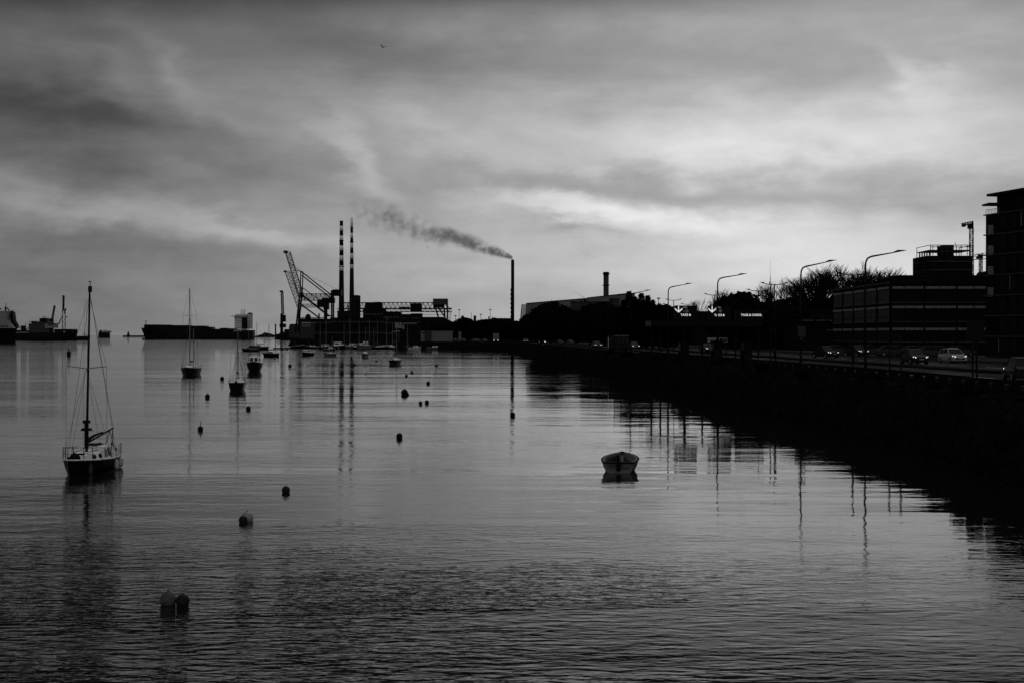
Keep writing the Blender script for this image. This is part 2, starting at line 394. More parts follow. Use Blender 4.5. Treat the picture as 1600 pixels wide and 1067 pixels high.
# ================================================================== BOATS
def hull_shape(L, B, fb, draft=.25, transom=.7, sheer=.12, rise=.35, rake=.25, n=16, x0=None, full=2.2, flare=.8):
    """stations from the stern (-L/2) to the bow (+L/2); returns list of (x, halfbeam, z_sheer)"""
    st = []
    for i in range(n + 1):
        t = i / n
        b = transom + (1 - transom) * math.sin(min(t / .45, 1) * math.pi / 2) if t < .45 else max(0.0, 1 - ((t - .45) / .55) ** full)
        st.append((-L / 2 + L * t, B / 2 * max(b, .015), fb * (1 + sheer * (1 - t) ** 2 + rise * t * t), t))
    return st
def make_hull(L, B, fb, deck=True, draft=.25, rake=.3, flare=.78, wall=.05, **k):
    st = hull_shape(L, B, fb, **k); mb = MB(); prof = []
    for (x, b, z, t) in st:
        cut = lambda zz: x - rake * t * t * (1 - max(zz, 0) / z) * fb * 2.0
        prof.append([(cut(-draft), 0, -draft), (cut(-draft * .6), b * flare * .55, -draft * .6), (cut(0.05), b * flare, .03), (cut(z * .5), b * (flare * .35 + .65), z * .5), (x, b, z)])
    n = len(prof); vs = []
    for pr in prof:
        vs += [(a, -b_, c) for a, b_, c in reversed(pr)] + [(a, b_, c) for a, b_, c in pr[1:]]
    w_ = 9; fs = [(i * w_ + j, i * w_ + j + 1, (i + 1) * w_ + j + 1, (i + 1) * w_ + j) for i in range(n - 1) for j in range(w_ - 1)]
    fs.append(tuple(range(w_)))
    mb.add(vs, fs)
    if not deck:   # inner skin and bottom boards
        vi = []
        for (x, b, z, t), pr in zip(st, prof):
            bb = max(b - wall, .003); xx = min(x, L / 2 - wall * 2.5)
            vi += [(xx, -bb, z), (xx, -bb * .8, z * .35), (xx, bb * .8, z * .35), (xx, bb, z)]
        k0 = len(mb.v)
        fi = [(i * 4 + j + 1, i * 4 + j, (i + 1) * 4 + j, (i + 1) * 4 + j + 1) for i in range(n - 1) for j in range(3)]
        fi.append((0, 1, 2, 3)); mb.add(vi, fi)
    return mb, st
def deck_of(st, inset=.03, drop=.03):
    vs = []
    for (x, b, z, t) in st: vs += [(x, -max(b - inset, .002), z - drop), (x, max(b - inset, .002), z - drop)]
    return MB().add(vs, [(i * 2, (i + 1) * 2, (i + 1) * 2 + 1, i * 2 + 1) for i in range(len(st) - 1)])
def rail_of(st, r, h=0.0, n=5, z=.0):
    mb = MB()
    for s_ in (-1, 1): mb.path([(x, s_ * b, z_ + z) for (x, b, z_, t) in st], r, n)
    return mb
def place(mb_or_list, M):
    mb_or_list.v = [tuple(M @ Vector(p)) for p in mb_or_list.v]; return mb_or_list
class Boat:
    """builds the parts of a boat in its own frame (x forward, z up from the waterline), then sets it down heading hd degrees (0 = away along +Y... clockwise)"""
    def __init__(s, name, label, cat, x, y, hd, group=None, heel=0.0):
        s.root = T(name, label, cat, (x, y, 0), group); s.root.rotation_euler = (R(heel), 0, R(90 - hd) - math.atan2(x, y))
    def part(s, name, mb, m, parent=None, smooth=False):
        return mesh_obj(name, mb.v, mb.f, mat(m) if isinstance(m, str) else m, parent or s.root, smooth)
def sailboat(name, label, px, wy, L, B, hd, mast, hullm='hull_dark', cabm='cabin_white', fb=.75, group=None, detail=1, mizzen=0, transom=.6, boom=True, mast_x=.08, full=2.2, heel=0, sail_cover=True, spreader=.55, D=None):
    D = D or DW(wy); b = Boat(name, label, 'sailing boat', PX(px, D), D, hd, group, heel)
    h, st = make_hull(L, B, fb, transom=transom, full=full)
    hu = b.part('hull', h, hullm, smooth=False)
    b.part('deck', deck_of(st), cabm)
    b.part('gunwale', rail_of(st, .035 * fb / .6), 'dull_white')
    # cabin trunk with coamings
    c0, c1 = -.10 * L, .24 * L; z0 = fb * .98; ch = .34 * fb / .6
    cab = MB()
    cab.add([(c0, -B * .32, z0), (c1, -B * .17, z0 + fb * .06), (c1, B * .17, z0 + fb * .06), (c0, B * .32, z0),
             (c0, -B * .27, z0 + ch), (c1 - .25, -B * .13, z0 + ch * .95), (c1 - .25, B * .13, z0 + ch * .95), (c0, B * .27, z0 + ch)],
            [(3, 2, 1, 0), (4, 5, 6, 7), (0, 1, 5, 4), (1, 2, 6, 5), (2, 3, 7, 6), (3, 0, 4, 7)])
    ca = b.part('cabin', cab, cabm)
    hatch = MB().box((c0 + .45, 0, z0 + ch), (.7, B * .22, .06)); b.part('hatch', hatch, 'canvas', ca)
    for s_ in (-1, 1):
        for u in (.25, .6):
            xx = c0 + (c1 - c0) * u; yy = B * (.30 - .15 * u) * s_
            b.part('window', MB().box((xx, yy, z0 + ch * .38), (.38, .05, ch * .38), math.atan2(-s_ * B * .15, c1 - c0)), 'glass', ca)
    mx = mast_x * L; mr = .035 + .004 * mast
    ms = MB().tube((mx, 0, fb), (mx, 0, fb + mast), mr, mr * .7, 8)
    M_ = b.part('mast', ms, 'galv' if detail else 'steel')
    sw = B * .38
    sp = MB().tube((mx - .1, -sw, fb + mast * spreader), (mx - .1, sw, fb + mast * spreader), .025, n=4); b.part('spreader', sp, 'galv', M_)
    b.part('masthead', MB().tube((mx - .3, 0, fb + mast), (mx + .15, 0, fb + mast), .02, n=4).tube((mx, 0, fb + mast), (mx, 0, fb + mast + .35), .012, n=4), 'galv', M_)
    rg = MB(); wr = .011 if D < 120 else .018
    top = (mx, 0, fb + mast - .1)
    rg.tube(top, (L / 2, 0, st[-1][2]), wr, n=3, cap=False); rg.tube(top, (-L / 2, 0, st[0][2]), wr, n=3, cap=False)
    for s_ in (-1, 1):
        k = (mx - .1, s_ * sw, fb + mast * spreader); rg.tube(top, k, wr, n=3, cap=False); rg.tube(k, (mx - .15, s_ * B * .47, fb), wr, n=3, cap=False)
        rg.tube((mx, 0, fb + mast * spreader), (mx + .6, s_ * B * .4, fb), wr, n=3, cap=False); rg.tube((mx, 0, fb + mast * spreader), (mx - .7, s_ * B * .47, fb), wr, n=3, cap=False)
    b.part('rigging', rg, 'steel')
    if boom:
        bl = L * .40; bo = b.part('boom', MB().tube((mx, 0, fb + 1.0), (mx - bl, 0, fb + 1.1), .05, n=6), 'galv')
        if sail_cover:
            b.part('sail_cover', MB().path([(mx - .1, 0, fb + 1.13), (mx - bl * .4, 0, fb + 1.22), (mx - bl * .95, 0, fb + 1.18)], .12, 6, .06), 'canvas', bo)
    if mizzen:
        b.part('mizzen_mast', MB().tube((-L * .33, 0, fb), (-L * .33, 0, fb + mizzen), mr * .8, mr * .5, 6), 'galv')
    rl = MB(); 
    for sgn, rng in ((1, range(len(st) - 4, len(st))), (-1, range(0, 4))):
        for s_ in (-1, 1):
            rl.path([(st[i][0], s_ * st[i][1], st[i][2] + .55) for i in rng], .016, 4)
            for i in rng: rl.tube((st[i][0], s_ * st[i][1], st[i][2]), (st[i][0], s_ * st[i][1], st[i][2] + .55), .014, n=4)
    for s_ in (-1, 1):
        rl.path([(x, s_ * b_, z_ + .5) for (x, b_, z_, t) in st[3:-3]], .006, 3)
        for i in (6, 9): rl.tube((st[i][0], s_ * st[i][1], st[i][2]), (st[i][0], s_ * st[i][1], st[i][2] + .5), .014, n=4)
    b.part('guard_rail', rl, 'galv')
    b.part('outboard' if L < 7 else 'rudder', MB().box((-L / 2 - .15, 0, -.1), (.22, .2, fb + .25)).box((-L / 2 - .18, 0, fb), (.34, .26, .32), 0, (.8, .8)), 'black_paint')
    return b, st

# ---- the big one in the foreground
DB = DW(743.0); MAIN_X = PX(139.5, DB + 2.3)
b = Boat('sailboat', 'small dark-hulled sailing boat with pale cabin and bare mast, nearest of all', 'sailing boat', MAIN_X, DB + 2.4, 180 + 22)
L, B, fb = 5.4, 1.9, .52
h, st = make_hull(L, B, fb, transom=.55, full=2.6, sheer=.10, rise=.42, n=22)
b.part('hull', h, 'hull_dark'); b.part('deck', deck_of(st), 'dull_white')
b.part('rubbing_strake', rail_of(st, .032, z=.01), 'cabin_white')
c0, c1 = -1.0, 1.65; z0 = .54
cab = MB()
pr = [(c0, .72, .62), (c0 + .9, .72, .62), (c0 + 1.0, .70, .40), (c0 + 1.8, .58, .36), (c1 - .1, .40, .30), (c1, .30, .05)]
vs = []
for (x, yb, hh) in pr: vs += [(x, -yb, z0), (x, -yb * .84, z0 + hh), (x, 0, z0 + hh * 1.08), (x, yb * .84, z0 + hh), (x, yb, z0)]
fs = [(i * 5 + j + 1, i * 5 + j, (i + 1) * 5 + j, (i + 1) * 5 + j + 1) for i in range(len(pr) - 1) for j in range(4)] + [(0, 1, 2, 3, 4), tuple(reversed(range(25, 30)))]
cab.add(vs, fs); ca = b.part('cabin', cab, 'cabin_white')
def side_win(xa, xb, za, zb, yb0, yb1, s_):
    mb = MB(); pts = []
    for k in range(10):
        t = 2 * math.pi * k / 10; u = .5 + .5 * math.copysign(abs(math.cos(t)) ** .6, math.cos(t)); v = .5 + .5 * math.copysign(abs(math.sin(t)) ** .6, math.sin(t))
        x = xa + (xb - xa) * u; z = za + (zb - za) * v; yb = yb0 + (yb1 - yb0) * u
        pts.append((x, yb, z, v))
    vs = [(x, s_ * (y * (1 - .12 * v) + .015), z) for x, y, z, v in pts] + [(x, s_ * (y * (1 - .12 * v) - .05), z) for x, y, z, v in pts]
    mb.add(vs, [tuple(range(10)), tuple(reversed(range(10, 20)))] + [(i, (i + 1) % 10, 10 + (i + 1) % 10, 10 + i) for i in range(10)])
    return mb
for s_ in (-1, 1):
    for (xa, xb, za, zb, y0, y1) in ((-.86, -.56, .68, 1.08, .72, .72), (-.44, -.16, .66, 1.04, .72, .71), (.15, .40, .66, .86, .68, .63), (.68, .93, .66, .86, .60, .55)):
        b.part('window', side_win(xa, xb, za, zb, y0, y1, s_), 'glass', ca)
b.part('sliding_hatch', MB().box((-.45, 0, 1.2), (.8, .62, .07)).box((-.98, 0, .62), (.04, .6, .6)), 'wood', ca)
b.part('fore_hatch', MB().box((1.2, 0, .86), (.42, .42, .06), 0, (.9, .9)), 'canvas', ca)
for k in (-1, 1): b.part('grab_rail', MB().path([(-.1, k * .42, .98), (-.05, k * .42, 1.03), (1.1, k * .34, .96), (1.15, k * .34, .9)], .015, 4), 'wood', ca)
for s_ in (-1, 1): b.part('cockpit_coaming', MB().add([(-2.6, s_ * .55, .5), (-1.0, s_ * .8, .5), (-1.0, s_ * .72, .92), (-2.55, s_ * .5, .76), (-2.6, s_ * .48, .5), (-1.0, s_ * .72, .5), (-1.0, s_ * .66, .92), (-2.55, s_ * .44, .76)], [(0, 1, 2, 3), (7, 6, 5, 4), (3, 2, 6, 7), (0, 3, 7, 4), (1, 5, 6, 2)]), 'cabin_white')
mx, mh = .42, 7.9; TOP = (mx - .0, .0, .9 + mh)
ms = b.part('mast', MB().tube((mx, 0, .85), (mx - .12, .12, .9 + mh), .062, .042, 10), 'black_paint')
b.part('masthead', MB().box((mx - .16, .12, .9 + mh - .28), (.2, .12, .28)).tube((mx - .16, .12, .9 + mh), (mx - .16, .12, .9 + mh + .22), .02, n=5).box((mx - .12, .12, .9 + mh + .2), (.2, .05, .04)), 'black_paint', ms)
b.part('spreader', MB().tube((mx, -.98, 5.02), (mx, 0, 4.9), .022, n=5).tube((mx, 0, 4.9), (mx, .98, 5.0), .022, n=5), 'galv', ms)
b.part('winch', MB().box((mx, 0, 1.95), (.3, .5, .12), 0, (.8, .8)).box((mx, 0, 2.3), (.22, .3, .14)).tube((mx, 0, 1.1), (mx, 0, 2.45), .1, n=8), 'black_paint', ms)
bo = b.part('boom', MB().tube((mx, 0, 1.35), (-2.95, .0, 1.85), .045, n=7), 'black_paint')
b.part('sheet', MB().tube((-2.9, 0, 1.85), (-2.72, 0, .65), .02, n=4).tube((-2.9, 0, 1.85), (-2.6, .15, .65), .012, n=4).box((-2.78, 0, 1.0), (.09, .09, .16)), 'rope', bo)
b.part('boom_crutch', MB().tube((-2.45, -.35, .6), (-2.5, 0, 1.75), .025, n=5).tube((-2.45, .35, .6), (-2.5, 0, 1.75), .025, n=5), 'galv')
rg = MB(); tp = (mx - .1, .11, 8.3); kz = 4.92
rg.tube(tp, (L / 2 - .05, 0, .78), .009, n=3); rg.tube((mx - .1, .11, 8.6), (-2.95, 0, 1.9), .011, n=3); rg.tube((mx - .1, .11, 8.6), (-2.6, .3, .65), .008, n=3)
for s_ in (-1, 1):
    k = (mx, s_ * .98, 5.0); rg.tube(tp, k, .008, n=3); rg.tube(k, (mx, s_ * 1.02, .6), .008, n=3)
    rg.tube((mx, 0, kz), (mx + .5, s_ * .98, .6), .008, n=3); rg.tube((mx, 0, kz), (mx - .6, s_ * 1.04, .6), .008, n=3)
rg.tube((mx + .05, .03, 8.2), (mx + .1, .12, 1.2), .006, n=3); rg.tube((mx, -.1, 8.2), (mx - .1, -.2, 1.2), .006, n=3)
b.part('rigging', rg, 'steel')
def rail_set(ids, hgt, r=.014, sides=(-1, 1)):
    mb = MB()
    for s_ in sides:
        mb.path([(st[i][0], s_ * st[i][1], st[i][2] + hgt) for i in ids], r, 5); mb.path([(st[i][0], s_ * st[i][1], st[i][2] + hgt * .5) for i in ids], r * .7, 4)
        for i in ids[::2]: mb.tube((st[i][0], s_ * st[i][1], st[i][2]), (st[i][0], s_ * st[i][1], st[i][2] + hgt), r, n=5)
    return mb
b.part('pulpit', rail_set([17, 18, 19, 20, 21, 22], .58, .018), 'black_paint'); [b.part('pushpit', rail_set([0, 1, 2, 3, 4], .58, .016, (k,)), 'galv') for k in (-1, 1)]
for s_ in (-1, 1):
    g_ = MB()
    g_.path([(st[i][0], s_ * st[i][1], st[i][2] + .55) for i in range(4, 18)], .006, 3)
    for i in (7, 10, 13): g_.tube((st[i][0], s_ * st[i][1], st[i][2]), (st[i][0], s_ * st[i][1], st[i][2] + .57), .013, n=5)
    b.part('lifeline', g_, 'steel')
b.part('rudder', MB().box((-2.78, 0, -.2), (.25, .06, .75)), 'wood')
b.part('foresail_bag', MB().lathe((1.95, .05, .66), [(.05, 0), (.24, .04), (.26, .16), (.16, .3), (.03, .36)], 9), 'canvas', smooth=True)
b.part('sail_cover', MB().path([(mx - .1, 0, 1.5), (-.6, 0, 1.66), (-1.6, 0, 1.74)], .085, 7, .04), 'canvas', bo)
b.part('anchor', MB().tube((2.3, 0, .84), (2.62, 0, .86), .025, n=5).tube((2.3, -.16, .84), (2.3, .16, .84), .02, n=5).box((2.5, 0, .78), (.18, .12, .06)), 'dark_steel')
for k in (-1, 1): b.part('winch', MB().lathe((-1.5, k * .72, .86), [(.07, 0), (.05, .05), (.06, .12), (.03, .14)], 9), 'galv')
b.part('mooring_line', MB().path([(2.66, 0, .8), (2.75, .04, .5), (2.84, .1, .1), (2.95, .2, -.2)], .014, 4), 'rope')
b.part('coiled_rope', MB().path([(-.2 + .13 * math.cos(a * .8), .3 + .13 * math.sin(a * .8), 1.06 + a * .003) for a in range(20)], .018, 4), 'rope', ca)
b.part('tiller', MB().tube((-2.8, 0, .72), (-2.0, .1, .85), .022, n=5), 'wood')
MAIN = b; bpy.context.view_layer.update(); MW = b.root.matrix_world.copy()
for k, (xx, s_, z_, lb) in enumerate(((-1.9, 1, .25, 'fat pale fender hanging at the dark boat\'s stern quarter, fully lit'), (-.9, 1, .22, 'slim pale fender hanging amidships on the near dark boat'), (1.6, 1, .2, 'dark grey fender hanging near the bow of the near dark boat'))):
    i = min(range(len(st)), key=lambda q: abs(st[q][0] - xx)); ws = MW @ Vector((xx, s_ * (st[i][1] + .06), 0)); r_ = (.14, .115, .10)[k]
    f = T('fender', lb, 'fender', (ws.x, ws.y, z_), 'fenders on the near sailing boat')
    mesh_obj('fender_body', *(lambda q: (q.v, q.f))(MB().lathe((0, 0, 0), [(.02, -.24), (r_ * .7, -.2), (r_, -.1), (r_, .12), (r_ * .7, .2), (.03, .27)], 12)), mat('dull_white' if k < 2 else 'grey_paint'), f, True)
    mesh_obj('lanyard', *(lambda q: (q.v, q.f))(MB().tube((0, 0, .26), (0, 0, .48), .012, n=4)), mat('rope'), f)

# ---- the other moored boats, nearest first
G = 'sailing boats moored in the river'
sailboat('sailboat', 'tall-masted dark ketch moored left of the river middle, bow-on', 297.5, 585.5, 9.0, 2.9, 190, 13.0, fb=1.0, mizzen=6.5, group=G, transom=.75, spreader=.66, mast_x=.06, D=231)
sailboat('sailboat', 'small dark sailing boat with square stern, in front of the cabin cruiser', 371.3, 608.5, 6.4, 2.0, 3, 6.3, fb=.85, group=G, transom=.88, full=3)
sailboat('sailboat', 'dark sailing boat moored just behind the cabin cruiser, leftmost of its pair', 391, 549, 8, 2.6, 300, 8.0, group=G, cabm='grey_paint', fb=1.0)
sailboat('sailboat', 'dark sailing boat with bulky cockpit cover behind the cabin cruiser, rightmost of its pair', 403.5, 546.5, 8.5, 2.8, 255, 10.6, group=G, cabm='grey_paint', mizzen=7.5, fb=1.3)
sailboat('sailboat', 'lone dark sailing boat moored right of the cabin cruiser', 422.3, 557, 5.5, 2.1, 238, 8.7, group=G, cabm='grey_paint', fb=.9)
sailboat('sailboat', 'broad-sterned sailing boat moored in front of the marina, nearest to the quay', 619, 569.5, 6.6, 2.2, 12, 7.5, group=G, fb=.95, transom=.85)
sailboat('sailboat', 'little sailing boat with pale stripe below the harbour crane legs', 518, 556.5, 4.6, 1.9, 50, 5.0, group=G, fb=.8, hullm='hull_grey')
sailboat('sailboat', 'round-sterned sailing boat in front of the marina below the chimneys', 571, 558.6, 5, 1.9, 10, 7.5, group=G, fb=1.1, hullm='hull_grey', transom=.85)

def cruiser(label, px, wy, L, B, hd, fb=1.0, cabin=1.3, hullm='hull_dark', cabm='cabin_white', group='motor boats moored in the river', frame=True, D=None):
    D = D or DW(wy); b = Boat('motor_boat', label, 'motor boat', PX(px, D), D, hd, group)
    h, st = make_hull(L, B, fb, transom=.85, full=2.6, rise=.5, flare=.7)
    b.part('hull', h, hullm); b.part('deck', deck_of(st), cabm); b.part('gunwale', rail_of(st, .05), 'dull_white')
    z0 = fb * 1.02; a, c = -L * .08, L * .22
    cb = MB().add([(a, -B * .36, z0), (c + .5, -B * .30, z0), (c + .5, B * .30, z0), (a, B * .36, z0), (a, -B * .33, z0 + cabin), (c, -B * .27, z0 + cabin), (c, B * .27, z0 + cabin), (a, B * .33, z0 + cabin)],
                  [(3, 2, 1, 0), (4, 5, 6, 7), (0, 1, 5, 4), (1, 2, 6, 5), (2, 3, 7, 6), (3, 0, 4, 7)])
    cp = b.part('cabin', cb, cabm)
    for s_ in (-1, 1):   # the two windscreen panes, tilted with the cabin front
        y0, y1 = (s_ * B * .04, s_ * B * .25); vs = []
        for (u, yy) in ((.40, y0), (.40, y1), (.88, y1 * .93), (.88, y0)):
            vs.append((c + .5 - .5 * u + .02, yy, z0 + cabin * u))
        for (u, yy) in ((.40, y0), (.40, y1), (.88, y1 * .93), (.88, y0)): vs.append((c + .5 - .5 * u - .06, yy, z0 + cabin * u))
        b.part('windscreen', MB().add(vs, [(0, 1, 2, 3), (7, 6, 5, 4), (0, 4, 5, 1), (1, 5, 6, 2), (2, 6, 7, 3), (3, 7, 4, 0)]), 'glass', cp)
        b.part('window', MB().box(((a + c) / 2, s_ * B * .345, z0 + cabin * .45), ((c - a) * .7, .04, cabin * .35)), 'glass', cp)
    if frame:
        fr = MB()
        for s_ in (-1, 1): fr.tube((a, s_ * B * .33, z0 + cabin), (a - .2, s_ * B * .25, z0 + cabin + 1.1), .06, n=5).tube((c - .3, s_ * B * .27, z0 + cabin), (a - .1, s_ * B * .25, z0 + cabin + 1.1), .05, n=5)
        fr.tube((a - .2, -B * .26, z0 + cabin + 1.1), (a - .2, B * .26, z0 + cabin + 1.1), .06, n=5)
        b.part('radar_arch', fr, 'black_paint'); b.part('aerial', MB().tube((a - .2, 0, z0 + cabin + 1.1), (a - .2, 0, z0 + cabin + 2.2), .02, n=4), 'galv')
    rl = MB()
    for s_ in (-1, 1):
        ids = range(9, len(st)); rl.path([(st[i][0], s_ * st[i][1], st[i][2] + .5) for i in ids], .02, 4)
        for i in ids[::2]: rl.tube((st[i][0], s_ * st[i][1], st[i][2]), (st[i][0], s_ * st[i][1], st[i][2] + .5), .018, n=4)
    b.part('guard_rail', rl, 'galv'); return b
cruiser('dark cabin cruiser facing the camera, two black windscreens and a radar arch', 397.6, 579.5, 7.5, 2.85, 184, fb=1.2, cabin=1.4)
cruiser('white-cabined motor boat moored in front of the marina, at its left end', 479.5, 555.5, 6, 2.6, 210, fb=.8, cabin=1.0, frame=False)
cruiser('low grey motor boat moored at the mouth of the marina', 466, 545, 7, 2.6, 120, fb=1.2, cabin=.7, cabm='panel_grey', frame=False)
cruiser('small motor boat with white roof moored just off the marina pontoon', 515, 547.5, 5, 2.1, 100, fb=.6, cabin=.8, frame=False)

# ---- marina: pontoon and its rows of boats
DM = 640
pt = T('pontoon', 'long low floating pontoon of the marina with mooring piles', 'pontoon', (PX(560, 648), 648, 0))
MB().box((PX(560, 648), 650, .05), (78, 2.5, .55)).build('deck', 'dark_concrete', pt)
pile = None
for k in range(12):
    MB().tube((PX(560, 648) - 36 + k * 6.5, 651.6, -1), (PX(560, 648) - 36 + k * 6.5, 651.6, 3.4), .2, n=6).build('pile', 'steel', pt)
GM = 'boats berthed in the marina'
ORD = ['', '', 'first', 'second', 'third', 'fourth', 'fifth', 'sixth', 'seventh', 'eighth', 'ninth', 'tenth', 'eleventh']
rnd = random.Random(21)
mar = [(474, 8, 0), (484, 8, 0), (500, 9, 11.0), (510, 8, 12.5), (538, 7, 10.5), (547, 8, 13.0), (561, 9, 12.0), (577, 8, 12.4), (584, 8, 9.0), (590, 9, 11.5), (604, 8, 14.0), (613, 8, 11), (637, 7, 10.0), (665, 7, 0), (686, 7, 0)]
for k, (px, L_, mast) in enumerate(mar):
    if mast: sailboat('sailboat', 'dark sailing boat of the marina, %s mast from the left' % ORD[k], px, 545, L_, 2.6, rnd.choice((5, 175, 20, 190)), mast, group=GM, cabm=('grey_paint', 'cabin_white')[k % 2], D=DM + rnd.uniform(-6, 6), fb=.9)
for (px, L_, B_, fb_, cb_, lb, hm, Dd) in ((526, 9, 4.0, 1.3, 1.9, 'boxy white-cabined motor boat, largest one in the marina', 'hull_dark', 640), (552, 7, 4.0, .9, 1.6, 'motor boat with flat pale roof below the left chimney', 'hull_dark', 646), (567, 7, 3.6, 1.6, 1.2, 'white motor boat at the marina\'s outer berth below the striped chimneys', 'hull_grey', 622),
         (570, 6, 2.8, .9, 2.4, 'tall white wheelhouse boat behind the marina below the chimneys', 'hull_dark', 660), (534, 6, 2.4, .9, 1.2, 'little white motor boat right beside the boxy one in the marina', 'hull_grey', 640),
         (543.5, 6, 2.8, 1.1, .7, 'white open-backed motor boat below the left chimney in the marina', 'hull_grey', 641), (597, 8, 3, .9, .8, 'long low white motor boat at the marina middle', 'hull_dark', 640), (608, 7, 3, .9, 1.0, 'pale-roofed motor boat second from the right in the marina', 'hull_dark', 644),
         (648.5, 6, 2.6, .9, .9, 'white motor boat alone near the quay at the marina\'s right end', 'dull_white', 606), (679, 7, 3, .7, .8, 'small grey motor boat lying close under the quay wall', 'hull_grey', 640), (489, 8, 3, .8, .7, 'long low motor boat at the left end of the marina', 'hull_dark', 668), (507, 10, 3, .9, 1.1, 'motor boat with a row of pale windows in the marina left half', 'hull_dark', 668)):
    cruiser(lb, px, 545, L_, B_, rnd.choice((115, 140, 225, 240)), fb_, cb_, hullm=hm, group=GM, frame=False, D=Dd)

# ---- dinghy
Dd = DW(737.5) + 1.3
b = Boat('dinghy', 'empty open dinghy with pale hull and dark inside floating near the quay', 'dinghy', PX(969.5, Dd), Dd, 3)
L, B, fb = 3.4, 1.75, .46
h, st = make_hull(L, B, fb, deck=False, transom=.82, full=2.3, sheer=.05, rise=.5, flare=.80, draft=.12, rake=.15, wall=.07)
b.part('hull', h, 'panel_grey'); 
inn = MB(); 
for (x, bb, z, t) in st[:-1]: pass
fl = []
for (x, bb, z, t) in st[:-1]: fl += [(x + .02, -max(bb * .78 - .06, .01), .17), (x + .02, max(bb * .78 - .06, .01), .17)]
b.part('bottom_boards', MB().add(fl, [(i * 2, (i + 1) * 2, (i + 1) * 2 + 1, i * 2 + 1) for i in range(len(st) - 2)]), 'black_paint')
lin = MB()
for s_ in (-1, 1):
    vv = []
    for (x, bb, z, t) in st[:-1]: vv += [(x + .01, s_ * max(bb * .80 - .075, .004), .16), (x + .01, s_ * max(bb - .075, .004), z - .02)]
    lin.add(vv, [(i * 2, i * 2 + 1, (i + 1) * 2 + 1, (i + 1) * 2) if s_ < 0 else (i * 2, (i + 1) * 2, (i + 1) * 2 + 1, i * 2 + 1) for i in range(len(st) - 2)])
lin.box((-L / 2 + .085, 0, .14), (.02, B * .72, fb * .86)); b.part('lining', lin, 'black_paint')
gw = rail_of(st, .045, z=.02, n=6); gw.tube((-L / 2, -B * .41, fb * 1.07), (-L / 2, B * .41, fb * 1.07), .05, n=6); b.part('gunwale', gw, 'black_paint')
b.part('inwale', MB().path([(x, -max(bb - .09, .01), z + .035) for (x, bb, z, t) in st[:-1]], .028, 5).path([(x, max(bb - .09, .01), z + .035) for (x, bb, z, t) in st[:-1]], .028, 5), 'shed_grey')
for xx in (-.55, .45): b.part('thwart', MB().box((xx, 0, .30), (.24, B * .86, .035)), 'wood')
b.part('thwart', MB().box((-1.25, 0, .28), (.4, B * .76, .035)), 'wood')
b.part('motor_bracket', MB().box((-L / 2 - .03, 0, .1), (.05, .2, .46)).box((-L / 2 - .02, 0, .44), (.14, .3, .07)), 'black_paint')
b.part('bow_fitting', MB().box((L / 2 - .12, 0, .6), (.3, .16, .07), 0, (.7, .5)).tube((L / 2 - .05, 0, .62), (L / 2 + .02, 0, .72), .03, n=5), 'black_paint')

# ---- mooring buoys
def buoy(px, py, dia, label, m='buoy_grey', staff=0.0, group='mooring buoys on the river'):
    """py = its waterline"""
    D = DW(py); t = T('mooring_buoy', label, 'buoy', (PX(px, D), D, 0), group); r = dia / 2; n = 20
    pf = [(r * math.sin(math.pi * i / n) + .001, -r * math.cos(math.pi * i / n) + r * .55) for i in range(n + 1)]
    mesh_obj('float', *(lambda q: (q.v, q.f))(MB().lathe((0, 0, 0), pf, 20)), mat(m), t, True)
    mesh_obj('ring', *(lambda q: (q.v, q.f))(MB().tube((0, 0, r * 1.5), (0, 0, r * 1.72), r * .09, n=6)), mat('dark_steel'), t)
    if staff: mesh_obj('pick_up_line', *(lambda q: (q.v, q.f))(MB().tube((0, 0, r * 1.5), (r * .2, 0, r * 1.5 + staff), .025, n=5)), mat('dark_steel'), t)
    return t
buoy(262, 944, .40, 'round grey mooring buoy at the lower left, larger of a touching pair')
buoy(285, 944.5, .33, 'darker round buoy touching the larger grey one at the lower left', 'buoy_dark')
buoy(386, 814, .44, 'pale round mooring buoy with a smaller one tucked against its left', 'buoy_pale')
buoy(379.5, 816, .30, 'small dark buoy tucked against the left of the pale round one', 'buoy_dark')
buoy(446.5, 769, .34, 'dark mooring buoy drifting alone right of the pale round pair', 'buoy_dark')
buoy(624, 684, .40, 'black ball buoy alone in mid-river below the chimneys', 'black_paint')
buoy(313, 672, .38, 'little black buoy with a stubby staff on the left of the river', 'black_paint', .35)
buoy(388, 640, .42, 'tiny dark buoy below the small square-sterned sailing boat', 'black_paint')
buoy(324, 621, .5, 'tiny dark buoy with short staff right of the ketch reflection', 'black_paint', .2)
buoy(347, 593, .6, 'tiny dark buoy between the ketch and the small sailing boat', 'black_paint')
buoy(801, 650, .42, 'lone black buoy in the reflection of the black chimney', 'black_paint')
buoy(632, 616, .75, 'chunky black buoy, bigger of two close together in mid-river', 'black_paint', .1)
buoy(637, 617, .3, 'tiny buoy beside the chunky black one in mid-river', 'black_paint')
buoy(669, 600, .5, 'small black buoy right of the chunky one in mid-river', 'black_paint', .1)
buoy(667, 630, .4, 'small black buoy, right one of a level pair in mid-river', 'black_paint')
buoy(657, 631, .35, 'small black buoy, left one of a level pair in mid-river', 'black_paint')
buoy(635, 588, .45, 'faint little buoy above the chunky one, nearer the marina', 'black_paint')
buoy(643.5, 582.5, .45, 'faint little buoy below the broad-sterned sailing boat', 'black_paint')
buoy(453, 572.5, .7, 'dark buoy with pointed top right of the cabin cruiser', 'black_paint', .4)
buoy(441, 546.3, 1.1, 'distant dark buoy left of the marina mouth, left one of two', 'black_paint')
buoy(448.5, 546.3, .8, 'distant dark buoy left of the marina mouth, right one of two', 'black_paint')
buoy(549, 561, .6, 'dark buoy below the chimneys close to the marina', 'black_paint')
buoy(554, 571, .5, 'dark buoy in the chimney reflections below the marina', 'black_paint')
